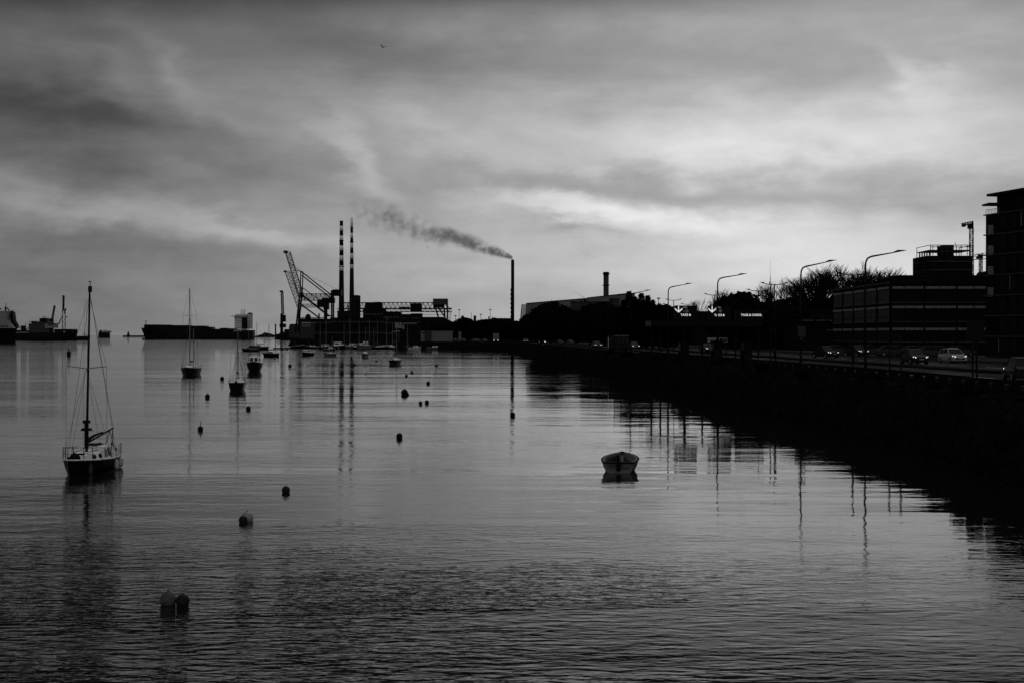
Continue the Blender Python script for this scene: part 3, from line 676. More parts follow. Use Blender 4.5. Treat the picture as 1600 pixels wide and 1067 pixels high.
buoy(588, 565, .5, 'dark buoy between two boats in front of the marina', 'black_paint')
buoy(682, 572, .6, 'dark buoy below the quay corner right of the marina', 'black_paint')
buoy(429, 561.5, .4, 'speck of a buoy under the lone dark sailing boat', 'black_paint')
Dn = DW(556)
t = T('channel_buoy', 'black drum-shaped channel marker with a lantern staff near the left ships', 'buoy', (PX(107.5, Dn), Dn, 0))
c = (PX(107.5, Dn), Dn, 0)
MB().lathe(c, [(.55, -.4), (.6, .0), (.62, 1.25), (.5, 1.4)], 14).build('float', 'black_paint', t); MB().lathe(c, [(.2, 1.4), (.17, 2.0), (.2, 2.1), (.12, 2.3)], 8).build('lantern', 'black_paint', t)

# ================================================================== SHIPS
def ship_hull(x0, x1, D, beam, zd, flip=False, bow=.12, bulb=True, name='hull', parent=None, m='hull_dark', stern=.05):
    """broadside hull from x0 (bow) to x1 (stern) in metres; zd deck height"""
    L = x1 - x0; n = 22; vs = []
    for i in range(n + 1):
        t = i / n; x = x0 + L * t
        b = min(1, (t / .16) ** .6 if t > 0 else 0) * min(1, .72 + .28 * min(1, (1 - t) / .1)); b = max(b, .02) * beam / 2
        zt = zd * (1 + .28 * max(0, 1 - t / .14)) if t < .14 else zd
        rake = lambda z: bow * abs(L) * .32 * max(0, 1 - t / .18) * (1 - z / zt) * (1 if L > 0 else -1)
        up = lambda z: 0
        for s_, zz in ((-1, zt), (-1, zt * .45), (-1, 0.1), (0, -1.5), (1, 0.1), (1, zt * .45), (1, zt)):
            k = 1 if zz > zt * .6 else (.8 + .2 * min(1, t / .3) if zz > .2 else .55 + .4 * min(1, t / .3))
            vs.append((x + rake(max(zz, 0)), D + s_ * b * k, zz))
    fs = [(i * 7 + j, i * 7 + j + 1, (i + 1) * 7 + j + 1, (i + 1) * 7 + j) for i in range(n) for j in range(6)]
    fs += [(i * 7 + 6, i * 7, (i + 1) * 7, (i + 1) * 7 + 6) for i in range(n)] + [tuple(range(7)), tuple(reversed(range(n * 7, n * 7 + 7)))]
    mb = MB().add(vs, fs)
    return mb.build(name, m, parent)
# container ship
D = 2050; s = D / F
X = lambda px: PX(px, D); Z = lambda py: CH + (523 - py) * s
t = T('container_ship', 'long black container ship lying broadside, white bridge tower aft on its right', 'ship', (X(305), D, 0))
ship_hull(X(220.5), X(397), D, 24, Z(516), parent=t, bow=.12)
MB().lathe((X(222) + 2, D, -1), [(.3, 0), (2.0, 1), (2.2, 2.2), (.4, 3.2)], 10).build('bulbous_bow', 'hull_dark', t)
rnd = random.Random(2)
# stacked containers, rows the photo lets one tell apart
edges = [(228, 250, 507.3), (250, 268, 507.6), (268, 297, 508.3), (297, 324, 509.2), (324, 334, 511), (334, 346, 514.0), (346, 356, 512.5), (356, 368, 513.2), (368, 372, 513.5)]
for (a, c, y) in edges:
    h_ = Z(y) - Z(516) ; q = MB(); nn = max(1, int((X(c) - X(a)) / 6.3)); rows = 3
    wdt = (X(c) - X(a)) / nn
    for i in range(nn):
        for j in range(3):
            q.box((X(a) + wdt * (i + .5), D, Z(516) - .3 + (h_ + .3) / 3 * j), (wdt - .25, 22 + rnd.uniform(-.3, .3), (h_ + .3) / 3 - .08))
    q.build('container_bay', 'dark_steel' if rnd.random() < .7 else 'hull_dark', t)
MB().tube((X(228), D, Z(512)), (X(228), D, Z(500.5)), .45, n=6).box((X(228), D, Z(503)), (2.6, 2.6, .3)).tube((X(228) - 1.5, D, Z(503)), (X(228) + 2, D, Z(502)), .15, n=4).build('foremast', 'dark_steel', t)
acc = MB().box((X(376.5), D, Z(517)), (X(385) - X(368.5), 18, Z(495) - Z(517))).build('superstructure', 'white_paint', t)
MB().box((X(375.5), D, Z(495)), (X(387) - X(364), 26, 1.2)).box((X(378), D, Z(493.8)), (X(387) - X(369), 14, 2.2)).build('bridge', 'dull_white', acc)
for k in range(6): MB().box((X(376.5), D - 9.1, Z(513) + k * 2.7), (X(384) - X(370), .15, .7)).build('window', 'glass', acc)
MB().box((X(390.8), D, Z(514)), (X(394) - X(388), 9, Z(491) - Z(514)), 0, (1.15, 1)).build('funnel', 'dull_white', t)
MB().box((X(391), D, Z(491)), (X(394.5) - X(387), 8, 2.0), 0, (.5, .8)).build('funnel_cap', 'black_paint', t)
MB().box((X(383.5), D - 2, Z(514)), (X(387) - X(380), 16.6, Z(496.5) - Z(514))).build('engine_casing', 'dark_steel', t)
q = MB()
for px, top in ((376, 484), (378, 483), (381, 482.3), (382.5, 484.5)): q.tube((X(px), D, Z(493)), (X(px) + .8, D, Z(top)), .3, n=4)
for py in (485, 487, 489, 491): q.tube((X(376), D, Z(py)), (X(382.5), D, Z(py)), .18, n=4)
q.build('radar_mast', 'steel', t)
MB().box((X(374), D - 8.6, Z(518)), (X(380) - X(367), 8, Z(515.5) - Z(518))).build('deckhouse', 'shed_grey', t)

# ferry partly in frame at the far left
D = 1120; s = D / F
t = T('ferry', 'white-sided ship with dark hull cut by the left edge of the photo', 'ship', (X(0), D, 0))
ship_hull(X(27.5), X(-190), D, 22, Z(513.5), parent=t, bow=.05)
acc = MB().box((X(-40), D, Z(513)), (X(15.5) - X(-95), 18, Z(486.5) - Z(513))).build('superstructure', 'shed_grey', t)
for k, (a, c) in enumerate(((7, 9.3), (10.3, 13.9), (15.3, 18.5))): MB().box((X((a + c) / 2), D - 9.1, Z(511.0)), (X(c) - X(a), .2, 1.0)).build('window', 'glass', acc)
MB().slab([(X(15.5), Z(513)), (X(27), Z(513)), (X(20.5), Z(505)), (X(15.5), Z(500))], D - 9, D + 9).build('foredeck_screen', 'shed_grey', t)
MB().slab([(X(18), Z(486)), (X(22), Z(488)), (X(24), Z(502)), (X(27.5), Z(508)), (X(27), Z(513.5)), (X(20), Z(506)), (X(18), Z(498))], D - 3, D + 3).build('ramp', 'black_paint', t)
MB().tube((X(19), D, Z(489)), (X(20.8), D, Z(484.5)), .35, n=4).build('derrick', 'black_paint', t)
q = MB().tube((X(9.6), D, Z(487)), (X(9.6), D, Z(473.5)), .25, n=4).box((X(9.2), D, Z(481.5)), (2.6, 1, .5)).tube((X(8), D, Z(487)), (X(9), D, Z(479.5)), .5, n=5).tube((X(11), D, Z(482)), (X(14.5), D, Z(485.8)), .5, n=5).tube((X(14.5), D, Z(486)), (X(16), D, Z(480)), .15, n=4)
q.build('radar_mast', 'dark_steel', t)
MB().box((X(0), D, Z(484.2)), (2.0, 2, .9)).tube((X(0), D, Z(487)), (X(0), D, Z(484)), .2, n=4).build('wheelhouse_roof_lamp', 'black_paint', t)

# tanker behind, with busy grey superstructure
D = 1650
t = T('tanker', 'dark ship with cluttered grey superstructure and black funnel at the left quay', 'ship', (X(80), D, 0))
ship_hull(X(121), X(22), D, 26, Z(518), parent=t, bow=.04)
MB().box((X(103), D, Z(519)), (X(117) - X(88), 18, Z(510.4) - Z(519))).build('deck_cargo', 'dark_steel', t)
MB().box((X(104.5), D - 9.2, Z(520.5)), (X(105.7) - X(103.4), .4, Z(515.5) - Z(520.5))).build('door', 'dull_white', t)
acc = MB().box((X(61), D, Z(519)), (X(75) - X(50), 16, Z(497.5) - Z(519))).box((X(68), D, Z(497.5)), (X(82) - X(60), 14, Z(494.6) - Z(497.5))).build('superstructure', 'grey_paint', t)
MB().box((X(80), D - .5, Z(507.8)), (X(88) - X(72), 15, Z(498) - Z(507.8))).build('deckhouse', 'shed_grey', t)
MB().box((X(84), D - 1, Z(499.2)), (X(89.4) - X(80), 18, 1.0)).build('bridge_wing', 'steel', t)
for k in range(4): MB().box((X(59), D - 8.1, Z(516) + k * 3.6), (X(72) - X(52), .2, .8)).build('window', 'glass', acc)
for k in range(5): MB().box((X(75.5 + k * 2.4), D - 8.1, Z(503)), (.8, .2, 1.0)).build('porthole', 'glass', acc)
MB().slab([(X(64), Z(495)), (X(64), Z(486)), (X(70), Z(484.8)), (X(74.5), Z(485)), (X(77), Z(495))], D - 5, D + 5).build('funnel', 'black_paint', t)
MB().box((X(54), D, Z(497.5)), (X(57) - X(50.5), 8, Z(492) - Z(497.5)), 0, (.8, .8)).build('winch_house', 'black_paint', t)
q = MB()
for px, y0, y1 in ((70, 486, 480), (50, 500, 490), (58, 498, 491), (67, 486, 482), (40.5, 512, 495), (47, 508, 501.5), (62, 495, 489)): q.tube((X(px), D, Z(y0)), (X(px), D, Z(y1)), .28, n=4)
q.tube((X(66), D, Z(481.5)), (X(74), D, Z(483)), .18, n=4)
q.build('mast', 'dark_steel', t)
MB().tube((X(40), D, Z(511)), (X(49), D, Z(504.5)), .5, n=5).tube((X(49), D, Z(510)), (X(47.5), D, Z(502)), .7, n=5).build('derrick', 'dark_steel', t)
q = MB()
for px in (35, 38.6): q.box((X(px), D, Z(514)), (1.0, 8, Z(504) - Z(514)))
q.box((X(36.8), D, Z(504.8)), (X(39.2) - X(34.4), 8, 1.2)).build('gantry', 'dark_steel', t)
MB().box((X(35), D, Z(517.5)), (X(47) - X(24), 14, Z(512.5) - Z(517.5))).build('deck_gear', 'dark_steel', t)
# tug
D = 1700
t = T('tug', 'small tug with pale wheelhouse just behind the foreground mast', 'tug', (X(132), D, 0))
ship_hull(X(141), X(121), D, 8, Z(526.5), parent=t, bow=.1); MB().box((X(132.5), D, Z(527)), (X(135) - X(130), 5, Z(522) - Z(527))).box((X(132.5), D, Z(522)), (X(134) - X(131), 3, 1.8)).build('wheelhouse', 'cabin_white', t)
MB().tube((X(132.5), D, Z(522)), (X(132.5), D, Z(515.5)), .2, n=4).tube((X(131), D, Z(518)), (X(134), D, Z(518)), .15, n=4).build('mast', 'dark_steel', t)
# ro-ro ship leaving, stern-on
D = 3000
t = T('cargo_ship', 'distant ship seen end-on at the horizon between the left quay and lighthouse', 'ship', (X(162.5), D, 0))
MB().prism([(X(153.5), D), (X(172), D), (PX(171, D + 110), D + 110), (PX(155, D + 110), D + 110)], -1, Z(514)).build('hull', 'hull_dark', t)
MB().box((X(164.8), D + 8, Z(514)), (X(171) - X(158.5), 14, Z(508) - Z(514))).box((X(165), D + 6, Z(508)), (X(171) - X(160), 8, Z(506.6) - Z(508))).build('superstructure', 'shed_grey', t)
MB().box((X(155.8), D + 8, Z(514)), (X(157.5) - X(154), 8, Z(504) - Z(514)), 0, (.6, 1)).build('funnel', 'black_paint', t)
MB().tube((X(162.5), D + 8, Z(507)), (X(162.5), D + 8, Z(501.5)), .5, n=4).tube((X(160.5), D + 8, Z(504)), (X(164.5), D + 8, Z(504)), .35, n=4).build('mast', 'dark_steel', t)
# lighthouse
D = 4305
t = T('lighthouse', 'small dark lighthouse at the end of the low breakwater', 'lighthouse', (X(200.5), D, 4))
MB().lathe((X(200.5), D, 4), [(4.2, 0), (3.2, Z(516.5) - 4), (3.6, Z(516) - 4)], 10).build('tower', 'dark_steel', t)
MB().lathe((X(200.5), D, Z(516)), [(2.2, 0), (2.2, 3.5), (2.7, 3.7), (.3, 7)], 8).build('lantern', 'black_paint', t)

# ================================================================== CRANES
def mobile_crane(label, px, base, top, D, w_=1.5, lean=0.0, group='harbour cranes'):
    t = T('harbour_crane', label, 'crane', (X_(px, D), D, 3.2), group)
    zb, zt = Zf(base, D), Zf(top, D)
    return t, zb, zt
X_ = PX
def Zf(py, D): return CH + (523 - py) * D / F
# luffing harbour crane next to the container cranes
D = 1900
X = lambda px: PX(px, D); Z = lambda py: CH + (523 - py) * D / F
t = T('harbour_crane', 'slender upright harbour crane standing alone left of the container cranes', 'crane', (X(440), D, 3.3))
MB().lattice((X(440.4), D, Z(492)), (X(439.2), D, Z(456)), 2.6, 2.6, 12, .55, .35, up=(1, 0, 0)).box((X(439.6), D, Z(457)), (4, 3, 2.2)).build('jib', 'dark_steel', t)
MB().tube((X(440.2), D, 3), (X(440.2), D, Z(490)), 2.2, 1.8, n=8).build('tower', 'dark_steel', t)
MB().box((X(443), D, Z(503)), (6, 5, 9)).box((X(442), D, Z(512)), (8, 6, 5)).build('machine_house', 'black_paint', t)
MB().box((X(440.5), D, 3), (11, 10, 3.2)).build('undercarriage', 'dark_steel', t)

def sts(label, D, tip, hinge, apex, gx1, gy0, gy1, legs, diag, stays, ybase, house=None, rad=.55, w_=14):
    """ship-to-shore container crane standing side-on; every argument is a photo pixel pair turned into metres at distance D"""
    q3 = lambda p, dy=0: (PX(p[0], D), D + dy, CH + (523 - p[1]) * D / F)
    t = T('container_crane', label, 'crane', (PX(hinge[0] + 20, D), D, GZ), 'container cranes with raised booms')
    h = w_ / 2; s = D / F
    bm = MB().lattice(q3(hinge, 0), q3(tip, 0), w_ * .4, 7 * s, 18, rad * .62, rad * .36, up=(1, 0, .1)).box(q3(tip), (3.6, 5, 2.4))
    bm.build('boom', 'steel', t)
    MB().lattice(q3((hinge[0], gy1)), q3((gx1, gy1)), w_ * .4, (gy1 - gy0) * s, 14, rad * .6, rad * .36).build('girder', 'steel', t)
    for k, (a, b_) in enumerate(legs):
        for dy in (-h, h): MB().tube(q3(a, dy), q3(b_, dy), rad * (1.9 if k else 1.25), n=4).build('leg', 'dark_steel', t)
    q = MB()
    for a, b_ in diag:
        for dy in (-h, h): q.tube(q3(a, dy), q3(b_, dy), rad * 1.25, n=4)
    for a, b_ in legs: q.tube(q3(b_, -h), q3(b_, h), rad, n=4); q.tube(q3(a, -h), q3(a, h), rad, n=4)
    q.build('bracing', 'dark_steel', t)
    q = MB()
    for a, b_, r_ in stays:
        for dy in (-h * .5, h * .5): q.tube(q3(a, dy), q3(b_, dy), r_, n=4)
    q.build('stays', 'dark_steel', t)
    for x0, y0, x1, y1 in house or []:
        a = q3((x0, y1)); b_ = q3((x1, y0)); MB().box(((a[0] + b_[0]) / 2, D, a[2]), (b_[0] - a[0], w_ * .6, b_[2] - a[2])).build('machine_house', 'dark_steel', t)
    return t
sts('largest container crane, raised lattice boom and long sloping stays left of chimneys', 1400, (446.5, 396), (468.5, 467), (471.5, 425), 519, 459.5, 470,
    [((471.8, 425), (470.5, 462)), ((470, 462), (463.5, 520)), ((519.5, 455), (520, 524)), ((509.5, 468), (508, 524))],
    [((471.5, 461), (514, 494)), ((514, 494), (520, 494)), ((508, 494), (514, 494)), ((500, 469), (519, 470))],
    [((471.5, 425.5), (518.5, 462), .5), ((472, 431), (517, 466), .5), ((471.5, 425), (452, 412), .16), ((471.5, 425), (456, 420), .16), ((463, 424), (471.5, 424), .2), ((471.5, 426), (534, 456), .08)],
    520, [(520, 453, 534, 463), (504, 466, 523, 474), (506, 474, 514, 484)])
sts('smaller container crane behind, its thin raised boom tip left of the big one', 1900, (445.8, 426), (464.3, 479.5), (473, 450), 509, 475.5, 480.5,
    [((470, 462), (466, 520)), ((510, 474), (509, 524))],
    [((468, 474.6), (499, 497)), ((466, 497), (510, 497))], [((473, 450), (508, 476), .4), ((473, 450), (470, 464), .7), ((473, 450), (455, 443), .15)], 520, [(496, 470, 508, 480)], rad=.5)

# travelling gantry crane
D = 1300
X = lambda px: PX(px, D); Z = lambda py: CH + (523 - py) * D / F
t = T('gantry_crane', 'very long trussed gantry crane spanning right of the chimneys, cabin block at its right end', 'crane', (X(630), D, GZ))
g1 = MB(); N_ = 24; r_ = .22
for dy in (-6, 6):
    for py in (473.2, 482.3): g1.tube((X(536), D + dy, Z(py)), (X(699), D + dy, Z(py)), .32 if py < 480 else .5, n=4)
    for i in range(N_):
        xa, xb = 536 + i * 163 / N_, 536 + (i + 1) * 163 / N_; xm = (xa + xb) / 2
        g1.tube((X(xa), D + dy, Z(482.3)), (X(xm), D + dy, Z(473.2)), r_, n=3, cap=False); g1.tube((X(xm), D + dy, Z(473.2)), (X(xb), D + dy, Z(482.3)), r_, n=3, cap=False)
g1.build('upper_truss', 'dark_steel', t)
g2 = MB()
for dy in (-6, 6):
    for py in (482.9, 487.6): g2.tube((X(528), D + dy, Z(py)), (X(706), D + dy, Z(py)), .42, n=4)
    for i in range(44):
        xa, xb = 528 + i * 4.0, 532 + i * 4.0
        g2.tube((X(xa), D + dy, Z(487.6 if i % 2 else 482.9)), (X(xb), D + dy, Z(482.9 if i % 2 else 487.6)), .2, n=3, cap=False)
g2.tube((X(528), D - 6, Z(492)), (X(697), D - 6, Z(492)), .25, n=4)
g2.build('lower_truss', 'dark_steel', t)
MB().box((X(688.3), D, Z(476.5)), (X(699.5) - X(677), 13, Z(467.3) - Z(476.5))).build('machine_house', 'grey_paint', t)
MB().box((X(686), D, Z(481)), (X(696) - X(680), 12, Z(475.8) - Z(481))).build('trolley', 'dark_steel', t)
for (a, c, y0, y1) in ((571, 597.5, 474, 484), (586, 595, 472.3, 475), (641.5, 659, 474.3, 487), (625, 640, 480, 484)):
    MB().box((X((a + c) / 2), D, Z(y1)), (X(c) - X(a), 9, Z(y0) - Z(y1))).build('trolley', 'dark_steel', t)
for (x0, y0, x1, y1) in ((699, 468, 699, 502), (680, 480, 695, 502), (684, 480, 698, 500), (694, 481, 697, 502)):
    for dy in (-7, 7): MB().tube((X(x0), D + dy, Z(y0)), (X(x1), D + dy, 3.2 if y1 > 501 else Z(y1)), .55, n=4).build('leg', 'dark_steel', t)
for x0 in (545, 553):
    for dy in (-7, 7): MB().tube((X(x0), D + dy, Z(474)), (X(x0 + 3), D + dy, 3.2), .7, n=4).build('leg', 'dark_steel', t)
q = MB()
for i in range(7): q.tube((X(700 + (i % 2) * 4), D - 7, Z(479 + i * 4)), (X(700 + ((i + 1) % 2) * 4), D - 7, Z(483 + i * 4)), .2, n=3)
q.tube((X(699), D - 7, Z(482)), (X(706), D - 7, Z(482)), .35, n=4).tube((X(706), D - 7, Z(482)), (X(704), D - 7, Z(500)), .2, n=3)
q.build('stairway', 'dark_steel', t)

# dock crane group on the left quay
D = 1800
X = lambda px: PX(px, D); Z = lambda py: CH + (523 - py) * D / F
t = T('harbour_crane', 'tall upright lattice dock crane on the left quay behind the tanker', 'crane', (X(99), D, 3.2))
MB().lattice((X(98.0), D, Z(486)), (X(98.6), D, Z(462.5)), 1.6, 1.6, 14, .4, .3, up=(1, 0, 0)).box((X(98.8), D, Z(464)), (2.2, 2, 1.6)).build('jib', 'steel', t)
for px in (97.6, 102): MB().tube((X(px), D, 3), (X(px), D, Z(486)), .5, n=4).build('leg', 'dark_steel', t)
q = MB()
for i in range(8): q.tube((X(97.6 + (i % 2) * 4.4), D, Z(520 - i * 4.2)), (X(97.6 + ((i + 1) % 2) * 4.4), D, Z(515.8 - i * 4.2)), .25, n=3)
q.build('bracing', 'dark_steel', t)
MB().tube((X(101), D, Z(490)), (X(103), D, Z(482)), 1.0, n=5).build('machine_house', 'black_paint', t); MB().tube((X(91.5), D, Z(507)), (X(97.5), D, Z(494)), .8, .5, n=4).box((X(104), D, Z(496.5)), (2.5, 2, 1.2)).build('counterweight_arm', 'dark_steel', t)
D = 1750
t = T('harbour_crane', 'short leaning dock crane above the tanker bridge on the left', 'crane', (X(82), D, 3.2))
MB().lattice((X(80.5), D, Z(500)), (X(84.5), D, Z(478)), 1.4, 1.6, 9, .4, .28, up=(1, 0, 0)).tube((X(84.3), D, Z(480)), (X(86.5), D, Z(477.5)), .6, n=4).build('jib', 'steel', t)
MB().box((X(80.5), D, 3), (4, 5, Z(498) - 3)).build('tower', 'dark_steel', t)

# ================================================================== CHIMNEYS
def chimney(label, px, D, r0, r1, ytop, bands, name='chimney', m0='stack_dark'):
    X0 = PX(px, D); zt = Zf(ytop, D); t = T(name, label, 'chimney', (X0, D, GZ))
    rad = lambda z: r0 + (r1 - r0) * (z - GZ) / (zt - GZ)
    cuts = [zt] + [Zf(b_[0], D) for b_ in bands[1:]] + [GZ]
    for k in range(len(cuts) - 1):
        z1, z0 = cuts[k], cuts[k + 1]; m = bands[k][1]
        MB().lathe((X0, D, z0), [(rad(z0) + (.02 if k % 2 else 0), 0), (rad(z1) + (.02 if k % 2 else 0), z1 - z0)], 20).build('band' if k < len(cuts) - 2 else 'shaft', m, t, True)
    return t, X0, rad
W_, K_ = 'stack_white', 'stack_dark'
def bands(ys, first): return [(y, (first if i % 2 == 0 else (W_ if first == K_ else K_))) for i, y in enumerate(ys)]
t, X0, rad = chimney('left of the two tall striped chimneys, with black top band', 533.6, 2600, 5.7, 3.0, 345.5, bands([345.5, 353.5, 361, 368.8, 376.6, 384.3, 392, 399.8, 407.7, 415.6, 423.5], K_))
for py in (376.6, 417): MB().lathe((X0, 2600, Zf(py, 2600)), [(rad(Zf(py, 2600)) + .1, -.4), (rad(Zf(py, 2600)) + 1.2, 0), (rad(Zf(py, 2600)) + 1.2, .8), (rad(Zf(py, 2600)) + .1, .8)], 16).build('platform', 'dark_steel', t)
t, X0, rad = chimney('right of the two tall striped chimneys, slimmer with long white top', 549.7, 2700, 5.6, 2.2, 340.5, bands([340.5, 356.7, 364.6, 372.6, 380.4, 388.4, 396.4, 404.8, 412.8, 420.4], W_))
for py in (356.7, 378, 413): MB().lathe((X0, 2700, Zf(py, 2700)), [(rad(Zf(py, 2700)) + .1, -.4), (rad(Zf(py, 2700)) + 1.2, 0), (rad(Zf(py, 2700)) + 1.2, .8), (rad(Zf(py, 2700)) + .1, .8)], 16).build('platform', 'dark_steel', t)
D = 1500
t = T('chimney', 'single thin black chimney trailing smoke right of mid-picture', 'chimney', (PX(801, D), D, GZ))
MB().lathe((PX(801, D), D, GZ), [(1.75, 0), (1.7, Zf(407.5, D) - GZ), (1.35, Zf(406.3, D) - GZ)], 16).build('shaft', 'black_paint', t, True)
q = MB()
for k in range(9):
    z = Zf(455 + k * 7, D); q.box((PX(798.3, D), D, z), (1.1, .8, 2.2))
q.tube((PX(798.4, D), D, GZ), (PX(798.4, D), D, Zf(452, D)), .3, n=4); q.build('ladder', 'black_paint', t)
D = 1750
t = T('chimney', 'short thick grey chimney with two ring platforms over the power plant', 'chimney', (PX(947, D), D, GZ))
MB().lathe((PX(947, D), D, GZ), [(3.3, 0), (3.3, Zf(431, D) - GZ)], 20).build('shaft', 'steel', t, True)
MB().lathe((PX(947, D), D, Zf(431, D)), [(3.5, 0), (3.6, 4.2), (3.2, 4.4)], 20).build('chimney_top', 'dark_steel', t, True)
for py in (428.5, 446.5): MB().lathe((PX(947, D), D, Zf(py, D)), [(3.6, -.4), (4.7, 0), (4.7, .7), (3.6, .7)], 16).build('platform', 'black_paint', t)

# ================================================================== PORT BUILDINGS
def bld(name, label, x0, x1, yt, D, depth, wall='dark_concrete', roof='dark_steel', win=None, cat='building', yb=None, group=None, parapet=.5, door=False):
    """a real box of a building standing at distance D between the given photo columns, top at photo row yt"""
    xa, xb = PX(x0, D), PX(x1, D); zt = Zf(yt, D); zb = GZ if yb is None else Zf(yb, D)
    t = T(name, label, cat, ((xa + xb) / 2, D + depth / 2, zb), group)
    MB().box(((xa + xb) / 2, D + depth / 2, zb), (xb - xa, depth, zt - zb - parapet)).build('wall', wall, t)
    MB().box(((xa + xb) / 2, D + depth / 2, zt - parapet), (xb - xa + .4, depth + .4, parapet)).build('roof', roof, t)
    if win:
        nx, nz, ww, wh = win
        for j in range(nz):
            for i in range(nx):
                cx = xa + (xb - xa) * (i + .5) / nx; cz = zb + (zt - zb) * (j + .55) / nz
                MB().box((cx, D - .04, cz), (ww, .1, wh)).build('window', 'glass', t)
    if door: MB().box((xa + (xb - xa) * .3, D - .05, zb), (3, .12, 3.4)).build('door', 'panel_grey', t)
    return t
bld('power_station', 'dark boiler house below the right striped chimney', 547.5, 559.5, 461.5, 2500, 40, win=(3, 4, 1.5, 2), parapet=1)
bld('power_station', 'dark power plant hall joining both striped chimneys at their feet', 527, 551, 486, 2450, 40, win=(6, 3, 1.5, 2), parapet=1)
t = bld('warehouse', 'dark flat-roofed hall with raised roof block right of the striped chimneys', 567, 599, 482, 1250, 30, win=(6, 2, 2, 1.5), parapet=.8)
bld('warehouse', 'dark middle hall under the long gantry crane', 598, 624, 488, 1230, 30, win=(5, 2, 2, 1.5))
bld('warehouse', 'dark hall right of centre under the gantry crane', 626, 640, 491, 1180, 20, win=(3, 2, 2, 1.5))
bld('warehouse', 'dark blocky hall below the second trolley of the gantry crane', 642, 658, 490, 1190, 20, win=(3, 2, 2, 1.5))
t = T('shed', 'long dark gabled shed at the right foot of the gantry crane', 'shed', (PX(680, 900), 915, GZ))
D = 900; X = lambda px: PX(px, D); Z = lambda py: CH + (523 - py) * D / F
MB().slab([(X(655), GZ), (X(655), Z(496)), (X(691), Z(496)), (X(706), Z(504)), (X(706), GZ)], D, D + 30).build('wall', 'dark_concrete', t)
MB().slab([(X(654), Z(496.4)), (X(654), Z(495.6)), (X(691.5), Z(495.6)), (X(707), Z(503.7)), (X(707), Z(504.5)), (X(691), Z(496.4))], D - .5, D + 30.5).build('roof', 'dark_steel', t)
for k in range(4): MB().box((X(662 + k * 10), D - .06, GZ), (2.2, .12, 2.6)).build('door', 'steel', t)
bld('office_block', 'long dark building behind the marina at the gantry legs', 600, 656, 498, 880, 18, win=(12, 2, 2.0, .8), parapet=.5)
bld('warehouse', 'dark warehouse below the striped chimneys behind the marina', 516, 601, 496.5, 950, 30, win=(14, 2, 2.2, .9))
bld('warehouse', 'dark warehouse at the rear leg of the largest container crane', 492, 517, 498.5, 1000, 30, win=(4, 2, 2, 1))
# domed hall
D = 1500; X = lambda px: PX(px, D); Z = lambda py: CH + (523 - py) * D / F
t = bld('domed_hall', 'dark hall with small dome and spike under the container cranes', 468, 500, 498, D, 25, win=(6, 2, 1.5, 1.5))
MB().lathe((X(479.7), D + 8, Z(498.5)), [(3.0, 0), (3.1, 1.4), (2.9, 3.0), (2.2, 4.2), (1.1, 5.0), (.1, 5.2)], 14).build('dome', 'dark_steel', t, True)
MB().tube((X(479.9), D + 8, Z(492)), (X(479.9), D + 8, Z(484.5)), .12, n=4).build('spike', 'dark_steel', t); MB().tube((X(498), D + 3, Z(498)), (X(498), D + 3, Z(490)), .8, n=6).build('vent', 'dark_steel', t)
# pale roofed terminal shed
D = 1100; X = lambda px: PX(px, D); Z = lambda py: CH + (523 - py) * D / F
t = bld('terminal_shed', 'low shed with pale striped front below the dome', 469, 497, 502.5, D, 16, wall='steel')
MB().box((X(478.5), D - .06, Z(504.9)), (X(486) - X(471), .12, .5)).build('fascia', 'dull_white', t); MB().box((X(492), D - .06, Z(504.9)), (X(495.5) - X(488), .12, .45)).build('fascia', 'shed_grey', t)
for k in range(7): MB().box((X(472.5 + k * 2.0), D - .06, Z(511)), (.7, .12, 2.2)).build('shutter', 'panel_grey', t)
t = T('shed', 'low grey pitched shed at the left edge of the container terminal', 'shed', (PX(457, 1500), 1510, GZ)); D = 1500
MB().slab([(PX(451.5, D), GZ), (PX(451.5, D), Zf(510.5, D)), (PX(453, D), Zf(506.5, D)), (PX(463, D), Zf(506.2, D)), (PX(463, D), GZ)], D, D + 18).build('wall', 'steel', t)
MB().box((PX(457.5, D), D - .1, Zf(509.5, D)), (PX(462, D) - PX(453.5, D), .3, .8)).build('fascia', 'grey_paint', t)
bld('warehouse', 'low dark quayside building left of the container crane', 444, 468, 514.5, 1750, 20, win=(5, 1, 2, 1))
t = T('chimney', 'tiny squat chimney left of the slender harbour crane', 'chimney', (PX(430.6, 2300), 2300, GZ)); MB().lathe((PX(430.6, 2300), 2300, GZ), [(1.3, 0), (1.1, Zf(508, 2300) - GZ), (1.4, Zf(507.6, 2300) - GZ), (1.4, Zf(506.5, 2300) - GZ)], 10).build('shaft', 'dark_steel', t)
# club board with ring emblem and clubhouse
D = 690; X = lambda px: PX(px, D); Z = lambda py: CH + (523 - py) * D / F
t = bld('clubhouse', 'clubhouse behind the marina with pale gable board bearing a ring emblem', 617, 652, 502.5, D, 12, wall='dark_concrete')
bd = MB().box((X(622.5), D - .08, Z(512.8)), (X(628) - X(617.5), .14, Z(503.3) - Z(512.8))).build('board', 'shed_grey', t)
q = MB(); cc = (X(623.6), D - .18, Z(507.3))
q.path([(cc[0] + .42 * math.cos(a * math.pi / 8), cc[1], cc[2] + .55 * math.sin(a * math.pi / 8)) for a in range(17)], .13, 5); q.build('emblem', 'black_paint', bd)
MB().box((X(640), D - .08, Z(506.5)), (X(650.5) - X(629), .12, .55)).build('name_strip', 'shed_grey', t)
q = MB(); rnd = random.Random(9)
for k in range(16): q.box((X(630 + k * 1.28), D - .17, Z(506.4)), (.16 + rnd.random() * .1, .04, .3))
q.build('lettering', 'dark_steel', t)
MB().box((X(630.3), D - .08, Z(514.5)), (X(631.8) - X(629.2), .14, Z(508) - Z(514.5))).build('door', 'shed_grey', t)
